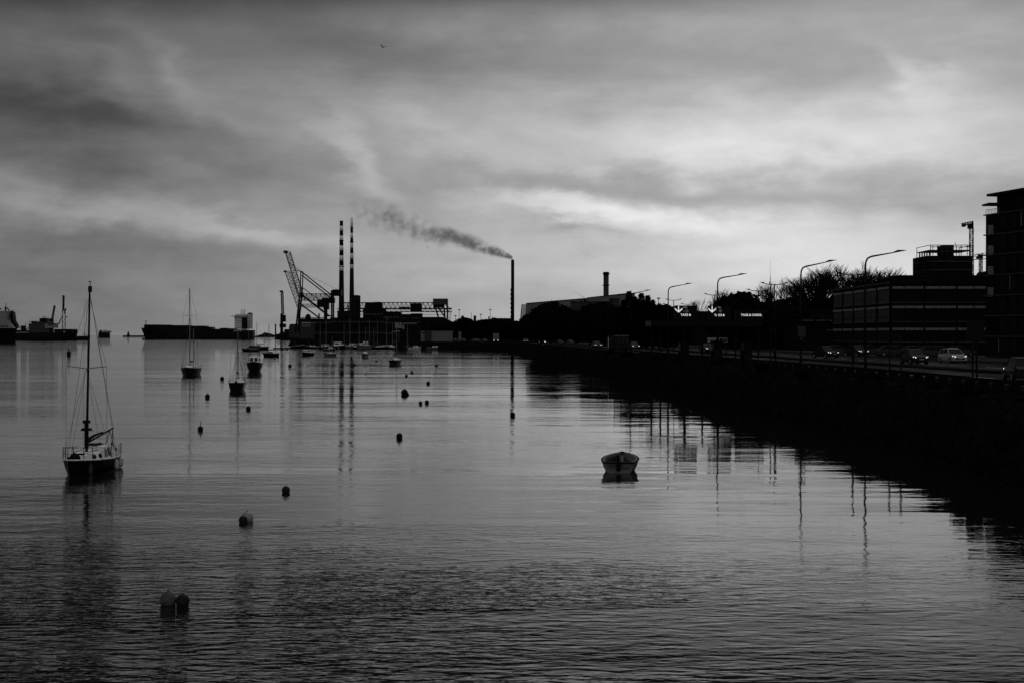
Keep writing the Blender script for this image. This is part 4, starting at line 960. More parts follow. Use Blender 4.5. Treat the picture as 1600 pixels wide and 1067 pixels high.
# awning
t = T('marquee', 'small pale pitched canopy in front of the clubhouse', 'canopy', (PX(619.5, 675), 675, GZ)); D = 675
MB().slab([(PX(611, D), Zf(519.5, D)), (PX(619, D), Zf(516.6, D)), (PX(624, D), Zf(516.8, D)), (PX(624, D), Zf(518.2, D)), (PX(619, D), Zf(518.2, D))], D - 2, D + 2).build('canopy_roof', 'shed_grey', t)
for px in (613, 623.5): MB().tube((PX(px, D), D, GZ), (PX(px, D), D, Zf(518.3, D)), .07, n=4).build('post', 'galv', t)
# low white shed
D = 660; t = bld('boat_shed', 'long low grey-white shed beside the quay, dark opening at its left', 657.5, 706, 517.2, D, 10, wall='panel_grey', roof='panel_grey', parapet=.3)
MB().box((PX(662.7, D), D - .06, Zf(522, D)), (PX(666, D) - PX(659.3, D), .12, .85)).build('window', 'glass', t)
MB().box((PX(669, D), D - .35, GZ), (PX(674, D) - PX(664, D), .6, Zf(517.4, D) - GZ)).build('porch', 'steel', t)
bld('hut', 'small pale square hut right of the grey-white shed', 716.5, 720.5, 517.5, 655, 2, wall='panel_grey', cat='hut', door=False, parapet=.1)
bld('warehouse', 'long dark flat-topped hall left of the single black chimney', 770, 799, 497.5, 1300, 20, win=(6, 1, 2, 1))
for (px, yt, w_) in ((742, 493.5, 2.6), (743.2, 493.8, .8), (764, 494.5, 1.2), (769.3, 494, .5)):
    D = 1150; t = T('vent_stack', {742: 'stubby pair-left vent stack above the tree line', 743.2: 'thin pipe touching the stubby vent stack', 764: 'short vent stack beside the right light mast', 769.3: 'thin short pipe right of the light mast'}[px], 'stack', (PX(px, D), D, GZ), 'vent stacks above the tree line')
    MB().tube((PX(px, D), D, GZ), (PX(px, D), D, Zf(yt, D)), w_ * .45, n=8).build('shaft', 'steel', t)
# high light masts
for k, (px, yt, lb) in enumerate(((717.5, 484.5, 'first high light mast from the gantry crane, round head'), (736.3, 488.5, 'plain headless mast in the middle of the light masts'), (751.3, 492, 'short light mast in the middle of the row'), (766, 484.5, 'tall light mast nearest to the black chimney'), (711.6, 494, 'shortest light mast, right next to the gantry crane'), (1029, 467, 'high light mast poking over the tall conifers'))):
    D = 1000 if k < 5 else 700
    t = T('light_mast', lb, 'light mast', (PX(px, D), D, GZ), 'high light masts in the port'); MB().tube((PX(px, D), D, GZ), (PX(px, D), D, Zf(yt, D)), .22, .14, n=6).build('pole', 'steel', t)
    if k != 1: MB().lathe((PX(px, D), D, Zf(yt, D)), [(.3, -.2), (.9, 0), (.9, .35), (.3, .5)], 8).build('lamp_head', 'steel', t)

# waste-to-energy plant: sloping faceted metal roof
D = 1700; X = lambda px: PX(px, D); Z = lambda py: CH + (523 - py) * D / F
t = T('power_plant', 'huge sloping grey metal-clad plant hall behind the trees', 'building', (X(905), D, GZ))
MB().add([(X(818), D, GZ), (X(822.5), D, Z(474.6)), (X(918), D, Z(466.7)), (X(905), D - 10, GZ), (X(818), D + 90, GZ), (X(822.5), D + 80, Z(474)), (X(918), D + 80, Z(466)), (X(905), D + 90, GZ)],
         [(0, 3, 2, 1), (4, 5, 6, 7), (1, 2, 6, 5), (0, 1, 5, 4), (3, 7, 6, 2)]).build('wall', 'cladding', t)
MB().add([(X(917), D + 4, GZ), (X(917.5), D + 4, Z(466)), (X(978), D, Z(459.3)), (X(992), D, Z(459.4)), (X(992), D, GZ), (X(917), D + 90, GZ), (X(917.5), D + 80, Z(466)), (X(978), D + 80, Z(459.3)), (X(992), D + 80, Z(459.4)), (X(992), D + 90, GZ)],
         [(0, 4, 3, 2, 1), (5, 6, 7, 8, 9), (1, 2, 7, 6), (2, 3, 8, 7), (3, 4, 9, 8), (0, 1, 6, 5)]).build('wall', 'cladding', t)
q = MB()
q.tube((X(822), D - .5, Z(474.4)), (X(918), D - .5, Z(466.4)), .55, n=4).tube((X(917.5), D - .5, Z(465.8)), (X(978), D - .5, Z(459.1)), .6, n=4).tube((X(978), D - .5, Z(459.1)), (X(993), D - .5, Z(459.2)), .6, n=4)
q.build('roof', 'black_paint', t)
MB().tube((X(815.8), D - 3, Z(475.8)), (X(811), D - 3, GZ), .7, n=5).build('raking_column', 'black_paint', t)
MB().add([(X(817), D - 1, Z(476)), (X(822), D - 1, Z(475)), (X(818), D - 1, GZ), (X(812), D - 1, GZ), (X(817), D + 8, Z(476)), (X(822), D + 8, Z(475)), (X(818), D + 8, GZ), (X(812), D + 8, GZ)], [(0, 1, 2, 3), (7, 6, 5, 4), (0, 4, 5, 1), (0, 3, 7, 4), (1, 5, 6, 2)]).build('end_panel', 'stack_white', t)
q = MB()
for k in range(20): q.tube((X(826 + k * 4.6), D - .4, Z(489)), (X(826.6 + k * 4.6), D - .4, Z(474.6 - k * .38)), .12, n=3)
q.tube((X(824), D - .5, Z(488.5)), (X(915), D - .5, Z(486)), .25, n=4); q.build('cladding_joint', 'steel', t)
t = bld('plant_annexe', 'lower grey block in front of the plant hall, pipes on its roof', 893, 958, 471.5, 1600, 30, wall='steel', roof='dark_steel', win=(10, 3, 1.6, 1.2), parapet=1)
D = 1600
q = MB()
for px, yt, r_ in ((896, 476, 1.2), (909, 468.5, .8), (914, 467.5, 1.2), (917, 469, .6), (955, 467, .8), (958.5, 466.5, .5)): q.tube((PX(px, D), D + 4, Zf(475, D)), (PX(px, D), D + 4, Zf(yt, D)), r_, n=6)
q.build('roof_pipe', 'dark_steel', t)
t = bld('plant_annexe', 'framed grey block right of the ringed chimney', 953, 968, 466.5, 1620, 20, wall='steel', win=(3, 3, 2, 2))

# ================================================================== SMOKE
def smoke(name, label, D, x0, z0, L, rise, r0, r1, dens, thin, seed, cup=1.0):
    """a plume drifting left from (x0, z0): box domain, density from wandering noise around a rising centre line"""
    pad = r1 * 1.7; m = bpy.data.materials.new(name); m.use_nodes = True; tt = NT(m.node_tree)
    tt.N.remove(tt.N['Principled BSDF']); out = tt.N['Material Output']
    c = tt.node('ShaderNodeTexCoord'); P_ = c.outputs['Object']; xyz = tt.sep(P_)
    u = tt.m('MULTIPLY', xyz[0], -1.0 / L)                                   # 0 at the mouth, 1 far left
    uc = tt.m('MAXIMUM', u, 0.0)
    nb = tt.noise(tt.mapping(P_, loc=(seed, 0, 0)), 2.2 / (r1 * 2), 5, .62); nf = tt.noise(tt.mapping(P_, loc=(0, seed, 0)), 6.0 / (r1 * 2), 2, .5)
    zc = tt.m('MULTIPLY', tt.m('POWER', uc, cup), rise)
    wob = tt.m('MULTIPLY', tt.m('SUBTRACT', nb, .5), tt.m('MULTIPLY_ADD', uc, r1 * 3.2, r0))
    dz = tt.m('SUBTRACT', tt.m('SUBTRACT', xyz[2], zc), wob); dy = tt.m('SUBTRACT', xyz[1], tt.m('MULTIPLY', wob, .4))
    rr = tt.m('MULTIPLY_ADD', tt.m('POWER', uc, .65), r1 - r0, r0)
    dist = tt.m('DIVIDE', tt.m('SQRT', tt.m('ADD', tt.m('MULTIPLY', dz, dz), tt.m('MULTIPLY', dy, dy))), rr)
    core = tt.mapr(dist, 1.0, .15, 0.0, 1.0)
    bil = tt.mapr(tt.m('ADD', nf, tt.m('MULTIPLY', tt.m('SUBTRACT', nb, .5), .8)), tt.m('MULTIPLY_ADD', uc, .34, .22), tt.m('MULTIPLY_ADD', uc, .22, .50), 0.0, 1.0)
    fade = tt.m('POWER', tt.m('MAXIMUM', tt.m('SUBTRACT', 1.0, u), 0.0), thin)
    spread = tt.m('DIVIDE', r0, rr)
    dn = tt.m('MULTIPLY', tt.m('MULTIPLY', core, bil), tt.m('MULTIPLY', tt.m('MULTIPLY', fade, spread), dens))
    dn = tt.m('MULTIPLY', dn, tt.m('GREATER_THAN', u, 0.0))
    v = tt.node('ShaderNodeVolumePrincipled'); v.inputs['Color'].default_value = (.42, .42, .42, 1); tt.L.new(dn, v.inputs['Density']); tt.L.new(v.outputs[0], out.inputs['Volume'])
    vs = []
    for k, (uu) in enumerate((-.01, .12, .4, 1.0)):
        h = min(pad, r0 * 1.6 + (pad - r0 * 1.6) * (uu ** .6 if uu > 0 else 0)) ; zz = rise * (max(uu, 0) ** cup)
        for sy, sz in ((-1, -1), (1, -1), (1, 1), (-1, 1)): vs.append((-L * uu, sy * h, zz + sz * h))
    fs = [(3, 2, 1, 0), (12, 13, 14, 15)] + [(k * 4 + j, k * 4 + (j + 1) % 4, (k + 1) * 4 + (j + 1) % 4, (k + 1) * 4 + j) for k in range(3) for j in range(4)]
    fs = [tuple(reversed(f)) for f in fs]
    o = mesh_obj(name, vs, fs, m); o.location = (x0, D, z0)
    return tag(o, label, 'smoke', kind='stuff')
smoke('smoke_plume', 'grey smoke trailing left from the single black chimney', 1500, PX(801, 1500), Zf(404.5, 1500), 185, 50, 2.6, 25, .74, .75, 4.0, .78)
smoke('steam_wisp', 'faint short wisp of steam over the sloping plant roof', 1590, PX(914, 1590), Zf(467.5, 1590), 20, 12, 1.2, 4, .3, 1.0, 9.0, .8)

# ================================================================== TOWN SIDE (right)
# ---- brick office block with strip windows, side face running away along the road
D0 = 230.0; xa = PX(1392, D0); xb = PX(1541, D0); zt = Zf(443.5, D0)
t = T('office_block', 'long brick office block with pale window bands facing the car park', 'building', ((xa + xb) / 2, D0 + 20, GZ))
y1 = D0 + 42
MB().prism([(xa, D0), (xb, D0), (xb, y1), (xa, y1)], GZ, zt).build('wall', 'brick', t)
MB().prism([(xa - .3, D0 - .3), (xb + .3, D0 - .3), (xb + .3, y1 + .3), (xa - .3, y1 + .3)], zt, zt + .35).build('roof', 'dark_steel', t)
px0 = 1396.0
bays = [(1394, 1412), (1413, 1427), (1428, 1442), (1445.5, 1469), (1470, 1492.5), (1496, 1520), (1522, 1541)]
for (yt_, yb_) in ((451.0, 472.8), (481.3, 502.4), (515.5, 534)):
    z1, z0 = Zf(yt_, D0), Zf(yb_, D0)
    for (p0, p1) in bays:
        x0, x1 = PX(p0, D0), PX(p1, D0)
        w_ = MB().box(((x0 + x1) / 2, D0 - .02, z0), (x1 - x0 - .1, .12, z1 - z0)).build('window', 'window_dark', t)
        MB().box(((x0 + x1) / 2, D0 - .14, z1 - .08), (x1 - x0, .22, .40 if yt_ < 520 else .25)).build('lintel', 'sand_stone', w_)
        MB().box(((x0 + x1) / 2, D0 - .16, z0 - .12), (x1 - x0, .28, .16)).build('sill', 'grey_paint', w_)
        q = MB()
        for k in range(1, 4): q.box((x0 + (x1 - x0) * k / 4, D0 - .1, z0), (.06, .06, z1 - z0 - .1))
        q.build('mullion', 'dark_steel', w_)
# side face toward the road: five bays
for j in range(5):
    ya = D0 + 1.0 + j * 8.2; yb = ya + 6.6
    for (zb_, zt_) in ((Zf(472.8, D0), Zf(451, D0)), (Zf(502.4, D0), Zf(481.3, D0)), (Zf(534, D0), Zf(515.5, D0))):
        w_ = MB().box((xa + .02, (ya + yb) / 2, zb_), (.12, yb - ya, zt_ - zb_)).build('window', 'dim_blind' if zb_ > 8 else 'window_dark', t)
        MB().box((xa - .12, (ya + yb) / 2, zt_ - .08), (.22, yb - ya, .40)).build('lintel', 'sand_stone', w_)
        MB().box((xa - .14, (ya + yb) / 2, zb_ - .12), (.28, yb - ya, .16)).build('sill', 'grey_paint', w_)
        q = MB()
        for k in range(0, 8): q.box((xa - .06, ya + (yb - ya) * k / 7, zb_), (.08, .22 if k % 2 else .12, zt_ - zb_ - .1))
        q.box((xa - .06, (ya + yb) / 2, (zb_ + zt_) / 2 - .4), (.09, yb - ya, .14)); q.build('mullion', 'black_paint', w_)
# plant block on the roof
bld('roof_plant_block', 'wide blind dark block standing behind the brick office roof', 1401, 1541, 430.5, 262, 14, parapet=.3, wall='dark_concrete', cat='building')
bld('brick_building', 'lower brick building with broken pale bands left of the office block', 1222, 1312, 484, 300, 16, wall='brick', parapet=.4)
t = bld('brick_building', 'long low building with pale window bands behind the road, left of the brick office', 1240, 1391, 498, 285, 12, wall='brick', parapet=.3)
D = 285
rnd = random.Random(4)
for (y_, segs) in ((501.3, ((1254, 1271), (1277, 1290), (1294, 1306), (1325, 1343))), (516.5, ((1291, 1306), (1307, 1312), (1318, 1333), (1337, 1346), (1355, 1371), (1374, 1389))), (486, ())):
    for (a, c) in segs: MB().box((PX((a + c) / 2, D), D - .1, Zf(y_, D)), (PX(c, D) - PX(a, D), .2, .12)).build('lintel', 'sand_stone', t)
for k in range(10): MB().box((PX(1252 + k * 14, D), D - .03, Zf(514, D)), (1.3, .1, 1.4)).build('window', 'glass', t)
t = bld('toll_office', 'two-storey office with pale blinds in its left windows, right of the overhead signs', 1146, 1206, 497, 300, 12, wall='dark_concrete', parapet=.5)
D = 300
for (y0, y1_) in ((501.5, 511), (528, 540)):
    for k in range(6):
        a, c = 1147 + k * 9.4, 1155.6 + k * 9.4
        w_ = MB().box((PX((a + c) / 2, D), D - .04, Zf(y1_, D)), (PX(c, D) - PX(a, D), .1, Zf(y0, D) - Zf(y1_, D))).build('window', 'glass', t)
        q = MB()
        for j in range(5):
            if k < 2 or (j % 2 == 0 and k < 4): q.box((PX(a + 1 + j * 1.7, D), D - .11, Zf(y1_, D) + .05), (.07 if k < 2 else .05, .04, Zf(y0, D) - Zf(y1_, D) - .1))
        if q.v: q.build('blind', 'blind' if k == 0 else 'grey_paint', w_)
bld('brick_building', 'plain dark building with a pale roof ledge between the two overhead signs', 1086, 1150, 486.5, 420, 14, wall='brick', roof='kerb', parapet=.35)

# ---- concrete tower under construction
D = 500; X = lambda px: PX(px, D); Z = lambda py: CH + (523 - py) * D / F
t = T('tower_under_construction', 'dark tower block under construction, open framed top floor', 'building', (X(1483), D + 8, GZ))
cor = [(1446, 0), (1450, -2), (1514, -2), (1519, 0), (1519, 16), (1446, 16)]
MB().prism([(X(a), D + b_) for a, b_ in cor], GZ, Z(400.5)).build('wall', 'dark_concrete', t)
q = MB()
for k in range(9): q.prism([(X(1445.2), D + 2), (X(1449), D - 2.6), (X(1515), D - 2.6), (X(1520), D + 2), (X(1520), D + 15), (X(1445.2), D + 15)], Z(410 + k * 13.5), Z(410 + k * 13.5) + .25)
q.build('floor_slab', 'concrete', t)
MB().prism([(X(1450), D - 1), (X(1515), D - 1), (X(1518), D + 2), (X(1518), D + 14), (X(1450), D + 14)], Z(392.5), Z(391.2)).build('top_slab', 'dark_concrete', t)
MB().prism([(X(1478), D + 2), (X(1493), D + 2), (X(1493), D + 10), (X(1478), D + 10)], Z(401), Z(382.6)).build('lift_core', 'dark_concrete', t)
q = MB()
for px in (1451, 1454.5, 1461.5, 1469, 1476.5, 1485, 1491, 1498.5, 1508, 1512, 1517): q.tube((X(px), D - 2.2, Z(400)), (X(px), D - 2.2, Z(383.8)), .14, n=4)
for py in (384.2, 387, 393.6): q.tube((X(1450), D - 2.2, Z(py)), (X(1518), D - 2.2, Z(py)), .16, n=4)
for dx, dy in ((1450, 14), (1518, 14)): q.tube((X(dx), D + dy, Z(400)), (X(dx), D + dy, Z(384)), .14, n=4)
q.tube((X(1450), D - 2.2, Z(384.2)), (X(1450), D + 14, Z(384.2)), .14, n=4).tube((X(1518), D - 2.2, Z(384.2)), (X(1518), D + 14, Z(384.2)), .14, n=4).tube((X(1492.5), D, Z(384)), (X(1492.5), D, Z(379.5)), .1, n=4)
q.build('edge_screen', 'steel', t)
q = MB()
for px in (1461.5, 1469, 1476.5, 1485, 1491, 1498.5): q.box((X(px), D - 2.1, Z(400)), (.22, .1, Z(393.5) - Z(400)))
q.build('pale_strip', 'panel_grey', t)
for k in range(5): MB().box((X(1452 + k * 0), D + 3 * k, Z(401)), (.4, .4, Z(392.5) - Z(401))).build('column', 'dark_concrete', t)
q = MB()
for k in range(24): q.box((X(1446), D - .2, Z(402 + k * 5)), (1.4, 1.4, .15))
q.build('scaffold', 'steel', t)
# tower cranes
def tower_crane(label, D, px, ytop, w_, ymast, jib, cab):
    t = T('tower_crane', label, 'crane', (PX(px, D), D, GZ), 'tower cranes behind the office block'); Zc = lambda py: CH + (523 - py) * D / F
    MB().lattice((PX(px, D), D, GZ), (PX(px, D), D, Zc(ymast)), w_, w_, 26, .13, .09, up=(1, 0, 0)).build('mast', 'steel', t)
    (a, ya), (c, yc) = jib
    MB().lattice((PX(a, D), D, Zc(ya)), (PX(c, D), D, Zc(yc)), w_ * .8, w_ * .9, 9, .12, .08).build('jib', 'steel', t)
    for (p0, p1, q0, q1) in cab: MB().box((PX((p0 + p1) / 2, D), D, Zc(q1)), (PX(p1, D) - PX(p0, D), w_ * 1.1, Zc(q0) - Zc(q1))).build('counterweight' if cab.index((p0, p1, q0, q1)) else 'cab', 'dark_steel', t)
    MB().tube((PX(px + 3, D), D, Zc(ymast + 2)), (PX(px + 4.5, D), D, Zc(ytop)), .35, n=4).tube((PX(px + 1, D), D, Zc(ymast)), (PX(px + 4.5, D), D, Zc(ytop)), .2, n=4).build('apex', 'dark_steel', t)
    return t
tower_crane('tower crane beside the unfinished tower, jib folded short over its mast', 520, 1515, 346, 1.15, 356, ((1502.5, 354), (1520, 350.5)), [(1512, 1520, 350.5, 358), (1503, 1508, 350.5, 355)])
tower_crane('lower tower crane peeping out between unfinished tower and apartment block', 620, 1530, 396, 1.2, 404, ((1519, 402.5), (1600, 391)), [(1528, 1535, 398.5, 404), (1525.5, 1528, 401, 405)])
D = 560
t = T('scaffold_frame', 'thin steel frame right of the unfinished tower under the lower crane jib', 'frame', (PX(1530, D), D, GZ))
MB().tube((PX(1521, D), D, GZ), (PX(1521, D), D, Zf(406, D)), .16, n=4).tube((PX(1532, D), D, GZ), (PX(1532, D), D, Zf(405.5, D)), .16, n=4).tube((PX(1518, D), D, Zf(406.5, D)), (PX(1547, D), D, Zf(404.3, D)), .2, n=4).build('frame', 'dark_steel', t)
t = T('water_tank', 'round-ended tank on the corner of the blind roof block', 'tank', (PX(1541.5, 258), 258, Zf(434, 258))); D = 258
MB().tube((PX(1541, D), D, Zf(428, D)), (PX(1541, D), D + 4, Zf(428, D)), .45, n=10).build('drum', 'dark_steel', t); MB().box((PX(1539, D), D + 2, Zf(432, D)), (.9, 3, .5)).build('cradle', 'dark_steel', t)

# ---- apartment block cut by the right edge
P0 = Vector((67.6, 203)); dr = Vector((8.0, -30.0)).normalized(); dn = Vector((-dr.y, dr.x)) * -1   # street face runs toward the camera
if dn.x > 0: dn = -dn
def AP(s_, d_, z): q_ = P0 + dr * s_ - dn * d_; return (q_.x, q_.y, z)   # s along the street face, d into the block
t = T('apartment_block', 'tall dark apartment block with set-back top floor at the right edge', 'building', (P0.x, P0.y, GZ))
zA, zB = Zf(337, 203), Zf(307, 203)
fr = Vector((1, .12)).normalized()
def FP(s_, z, o=0): return (P0.x + fr.x * s_ + fr.y * o, P0.y + fr.y * s_ - fr.x * o, z)
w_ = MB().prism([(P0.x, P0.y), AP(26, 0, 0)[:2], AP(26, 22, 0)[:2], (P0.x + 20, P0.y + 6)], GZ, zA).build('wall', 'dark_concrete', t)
MB().prism([AP(0, 1.8, 0)[:2], AP(26, 0.6, 0)[:2], AP(26, 20, 0)[:2], (P0.x + 18, P0.y + 4)], zA, zB).build('penthouse', 'dark_concrete', t)
MB().prism([AP(-.6, .5, 0)[:2], AP(26, -.4, 0)[:2], AP(26, 20, 0)[:2], (P0.x + 18, P0.y + 5)], zB, zB + .35).build('roof', 'dark_steel', t)
MB().box((P0.x + 1.3, P0.y + .5, Zf(321, 203)), (2.4, 3, .25)).build('canopy', 'dark_steel', t)
fl_h = (zA - GZ) / 7.0
for k in range(1, 8):
    z = GZ + fl_h * k
    q = MB(); a = AP(-.1, -.25, z); c = AP(26, -.25, z); q.tube(a, c, .12, n=4); q.build('string_course', 'steel', t)
for k in range(7):
    z = GZ + fl_h * k + .7
    for j in range(9):
        s0 = 3.4 + j * 2.6; a0 = AP(s0, -.06, z); a1 = AP(s0 + 1.3, -.06, z); a2 = AP(s0 + 1.3, -.06, z + 1.9); a3 = AP(s0, -.06, z + 1.9)
        b_ = [AP(s0, .1, z), AP(s0 + 1.3, .1, z), AP(s0 + 1.3, .1, z + 1.9), AP(s0, .1, z + 1.9)]
        wn = MB().add([a0, a1, a2, a3] + b_, [(0, 1, 2, 3), (7, 6, 5, 4), (0, 4, 5, 1), (1, 5, 6, 2), (2, 6, 7, 3), (3, 7, 4, 0)]).build('window', 'window_dark', t)
        MB().tube(AP(s0 - .08, -.1, z), AP(s0 - .08, -.1, z + 2.0), .07, n=4).build('frame', 'panel_grey' if (j * 5 + k * 3) % 7 == 0 else 'dark_steel', wn)
# perforated balcony screens near the far corner of the street face
az_ = math.atan2(dr.y, dr.x)
for (y0, y1_) in ((353, 368), (385, 400), (417, 432), (450, 465)):
    z0, z1 = Zf(y1_, 203), Zf(y0, 203); q = MB(); nx, nz = 4, 7; s0, s1 = .75, 2.15
    for i in range(nx):
        for j in range(nz):
            sx = s0 + (s1 - s0) * (i + .5 + (.5 if j % 2 else 0) - .25) / nx; cz = z0 + (z1 - z0) * (j + .5) / nz
            q.box(AP(sx, -.17, cz - .05), (.16, .05, .10), az_)
    sc_ = MB().box(AP((s0 + s1) / 2, -.1, z0), (s1 - s0 + .15, .05, z1 - z0), az_).build('balcony_screen', 'dark_steel', t); q.build('perforation', 'dull_white', sc_)
rl_ = MB()
for s_ in range(0, 10): rl_.tube(AP(s_ * .35, 0, zA), AP(s_ * .35, 0, zA + .75), .03, n=3)
rl_.tube(AP(0, 0, zA + .75), AP(3.4, 0, zA + .75), .04, n=4); rl_.build('railing', 'galv', t)

# ================================================================== TREES
def leaf_crown(seed, lobes, n, size=.5):
    """leaf clumps scattered through the lobes (x, y, z, rx, ry, rz); uneven edge, gaps, denser middle"""
    r_ = random.Random(seed); vs, fs = [], []
    tot = sum(l[3] * l[5] for l in lobes)
    for l in lobes:
        for _ in range(int(n * l[3] * l[5] / tot)):
            while True:
                a = Vector((r_.uniform(-1, 1), r_.uniform(-1, 1), r_.uniform(-1, 1)))
                if .01 < a.length < 1: break
            a = a.normalized() * (a.length ** .55) * (1 + .10 * math.sin(a.x * 9 + l[0]) * math.cos(a.z * 8 + l[2]))
            c = Vector((l[0] + a.x * l[3], l[1] + a.y * l[4], l[2] + a.z * l[5]))
            for _k in range(2):
                u = Vector((r_.gauss(0, 1), r_.gauss(0, 1), r_.gauss(0, 1))).normalized(); v = u.orthogonal().normalized(); s_ = size * r_.uniform(.5, 1.3)
                cc = c + Vector((r_.gauss(0, .3), r_.gauss(0, .3), r_.gauss(0, .3))) * size; k = len(vs)
                vs += [tuple(cc + u * s_), tuple(cc + v * s_ * .6), tuple(cc - u * s_), tuple(cc - v * s_ * .6)]; fs.append((k, k + 1, k + 2, k + 3))
    return vs, fs
def trunk(h, r0, limbs, seed):
    q = MB(); r_ = random.Random(seed); q.path([(0, 0, -.3), (r0 * .4, 0, h * .3), (-r0 * .2, r0 * .3, h * .62), (0, 0, h)], r0, 7, r0 * .25)
    for k in range(limbs):
        a = 2.4 * k + r_.random(); z = h * (.35 + .5 * k / limbs); l = h * .4
        q.path([(0, 0, z), (math.cos(a) * l * .5, math.sin(a) * l * .5, z + l * .35), (math.cos(a) * l, math.sin(a) * l, z + l * .7)], r0 * .4, 5, r0 * .1)
    return q
def tree(name, label, cr, h, r0, seed, loc, group):
    t = T(name, label, 'tree', loc, group); q = trunk(h, r0, 5, seed)
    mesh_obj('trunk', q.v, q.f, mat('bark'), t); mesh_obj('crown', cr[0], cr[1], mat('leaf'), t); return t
GT = 'evergreen trees along the road'
BUSHY = [(0, 0, 6.3, 3.6, 3.4, 3.6), (-2.4, .4, 4.6, 2.2, 2.2, 2.5), (2.3, -.3, 4.8, 2.4, 2.2, 2.6), (.6, .3, 8.3, 2.2, 2.2, 1.9), (-1.5, -.2, 7.9, 1.8, 1.8, 1.6), (0, 0, 2.6, 3.0, 2.6, 1.8)]
def place_tree(px, ytop, D, htree): return (PX(px, D), D, GZ), (Zf(ytop, D) - GZ) / htree
def std(seed): return leaf_crown(seed, BUSHY, 2600, .42)
b1 = tree('bushy_tree', 'big round-headed tree in front of the plant hall', std(1), 7, .35, 1, (0, 0, GZ), GT)
b2 = tree('bushy_tree', 'dense round tree right of the overhead signs', std(2), 7, .35, 2, (0, 0, GZ), GT)
(l_, s_) = place_tree(860, 471.5, 480, 10.2); b1.location = l_; b1.scale = (s_ * 1.08, s_, s_)
(l_, s_) = place_tree(1155, 457, 300, 10.2); b2.location = l_; b2.scale = (s_ * 1.35, s_ * 1.2, s_)
spots = [(b1, 845, 478, 470, 'low bushy tree at the left foot of the sloping plant hall', 1.0), (b2, 878, 479, 500, 'bushy tree just right of the big round-headed one', 1.0), (b2, 900, 486, 480, 'bushy tree below the steam wisp', 1.2), (b1, 922, 476, 430, 'rounded tree in front of the plant annexe', 1.0),
         (b2, 945, 473, 420, 'rounded tree at the foot of the ringed chimney', 1.1), (b1, 968, 480, 400, 'dark tree left of the tall conifers', 1.1), (b1, 1038, 476, 330, 'dark sloping tree right of the tall conifers', 1.5), (b2, 1010, 474, 350, 'bushy tree filling the middle of the conifers', 1.3),
         (b1, 1205, 470, 310, 'round tree below the radio mast', 1.1), (b2, 1230, 466, 320, 'wide dark tree left of the bare trees', 1.4), (b1, 1262, 468, 330, 'dark evergreen in front of the leftmost bare trees', 1.3), (b2, 1290, 468, 340, 'dark evergreen under the bare crowns beside the office', 1.3), (b1, 1240, 478, 300, 'low dark tree behind the broken-banded brick building', 1.4),
         (b1, 1130, 474, 320, 'left shoulder tree of the dense round one', .9), (b2, 1183, 476, 310, 'right shoulder tree of the dense round one', 1.0),
         (b1, 1325, 456, 345, 'dark evergreen mass behind the office roof, left', 1.3), (b2, 1360, 452, 350, 'dark evergreen mass behind the office roof, right', 1.3)]
for (src, px, yt, D, lb, wx) in spots:
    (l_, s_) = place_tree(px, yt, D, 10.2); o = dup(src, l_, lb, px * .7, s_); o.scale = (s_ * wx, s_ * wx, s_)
# tree line in the distance, one tree at a time
rnd = random.Random(31)
NTH = ['nearest', 'second nearest', 'third nearest', 'fourth nearest', 'fifth nearest', 'sixth nearest', 'seventh nearest', 'eighth nearest', 'ninth nearest', 'tenth nearest', 'eleventh nearest', 'twelfth nearest', 'farthest but one', 'farthest']
FAR_X = [708, 716, 724, 730, 739, 748, 757, 766, 775, 784, 793, 803, 812, 822, 832, 890, 910, 935, 957, 985, 1060, 1078, 1095, 700, 690]
def far_lab(px):
    if px < 801: return 'distant dark tree left of the single black chimney, %s to it' % NTH[sorted([x for x in FAR_X if x < 801], reverse=True).index(px)]
    if px < 850: return 'distant dark tree right of the single black chimney, %s to it' % NTH[sorted(x for x in FAR_X if 801 < x < 850).index(px)]
    if px < 1000: return 'low dark tree below the plant hall, %s to the black chimney' % NTH[sorted(x for x in FAR_X if 850 < x < 1000).index(px)]
    return 'low distant tree behind the overhead signs, %s to the conifers' % NTH[sorted(x for x in FAR_X if x > 1000).index(px)]
k = 0
for px, yt in ((708, 505), (716, 503), (724, 497), (730, 500), (739, 503), (748, 501), (757, 500), (766, 499), (775, 497.5), (784, 498), (793, 500), (803, 501), (812, 502), (822, 500), (832, 490), (890, 492), (910, 494), (935, 492), (957, 494), (985, 490), (1060, 497), (1078, 498), (1095, 499), (700, 508), (690, 508)):
    D = 760 - max(0, px - 830) * 1.2; (l_, s_) = place_tree(px, yt, D, 10.2)
    lb = far_lab(px)
    o = dup(b1 if k % 2 else b2, l_, lb, px * 1.3, s_, group='distant line of dark trees'); o.scale = (s_ * 1.7, s_ * 1.5, s_); k += 1
# conifers with several pointed tops
def conifer(seed, h, w_):
    r_ = random.Random(seed); vs, fs = [], []
    for _ in range(1500):
        z = h * (.08 + .92 * r_.random() ** 1.25); rr = w_ * (1 - z / h) ** .8 * (0.9 + .16 * math.sin(z * 5.2 + seed)) * r_.random() ** .5 + .05
        a = r_.uniform(0, 6.283); c = Vector((rr * math.cos(a), rr * math.sin(a), z - rr * .15)); u = Vector((math.cos(a), math.sin(a), r_.uniform(-.3, .5))).normalized(); v = u.cross(Vector((0, 0, 1))).normalized()
        s_ = .5 * r_.uniform(.5, 1.2); k = len(vs); vs += [tuple(c + u * s_), tuple(c + v * s_ * .4 + Vector((0, 0, .1))), tuple(c - u * s_ * .7), tuple(c - v * s_ * .4 - Vector((0, 0, .1)))]; fs.append((k, k + 1, k + 2, k + 3))
    return vs, fs
GC = 'tall conifers behind the toll road'
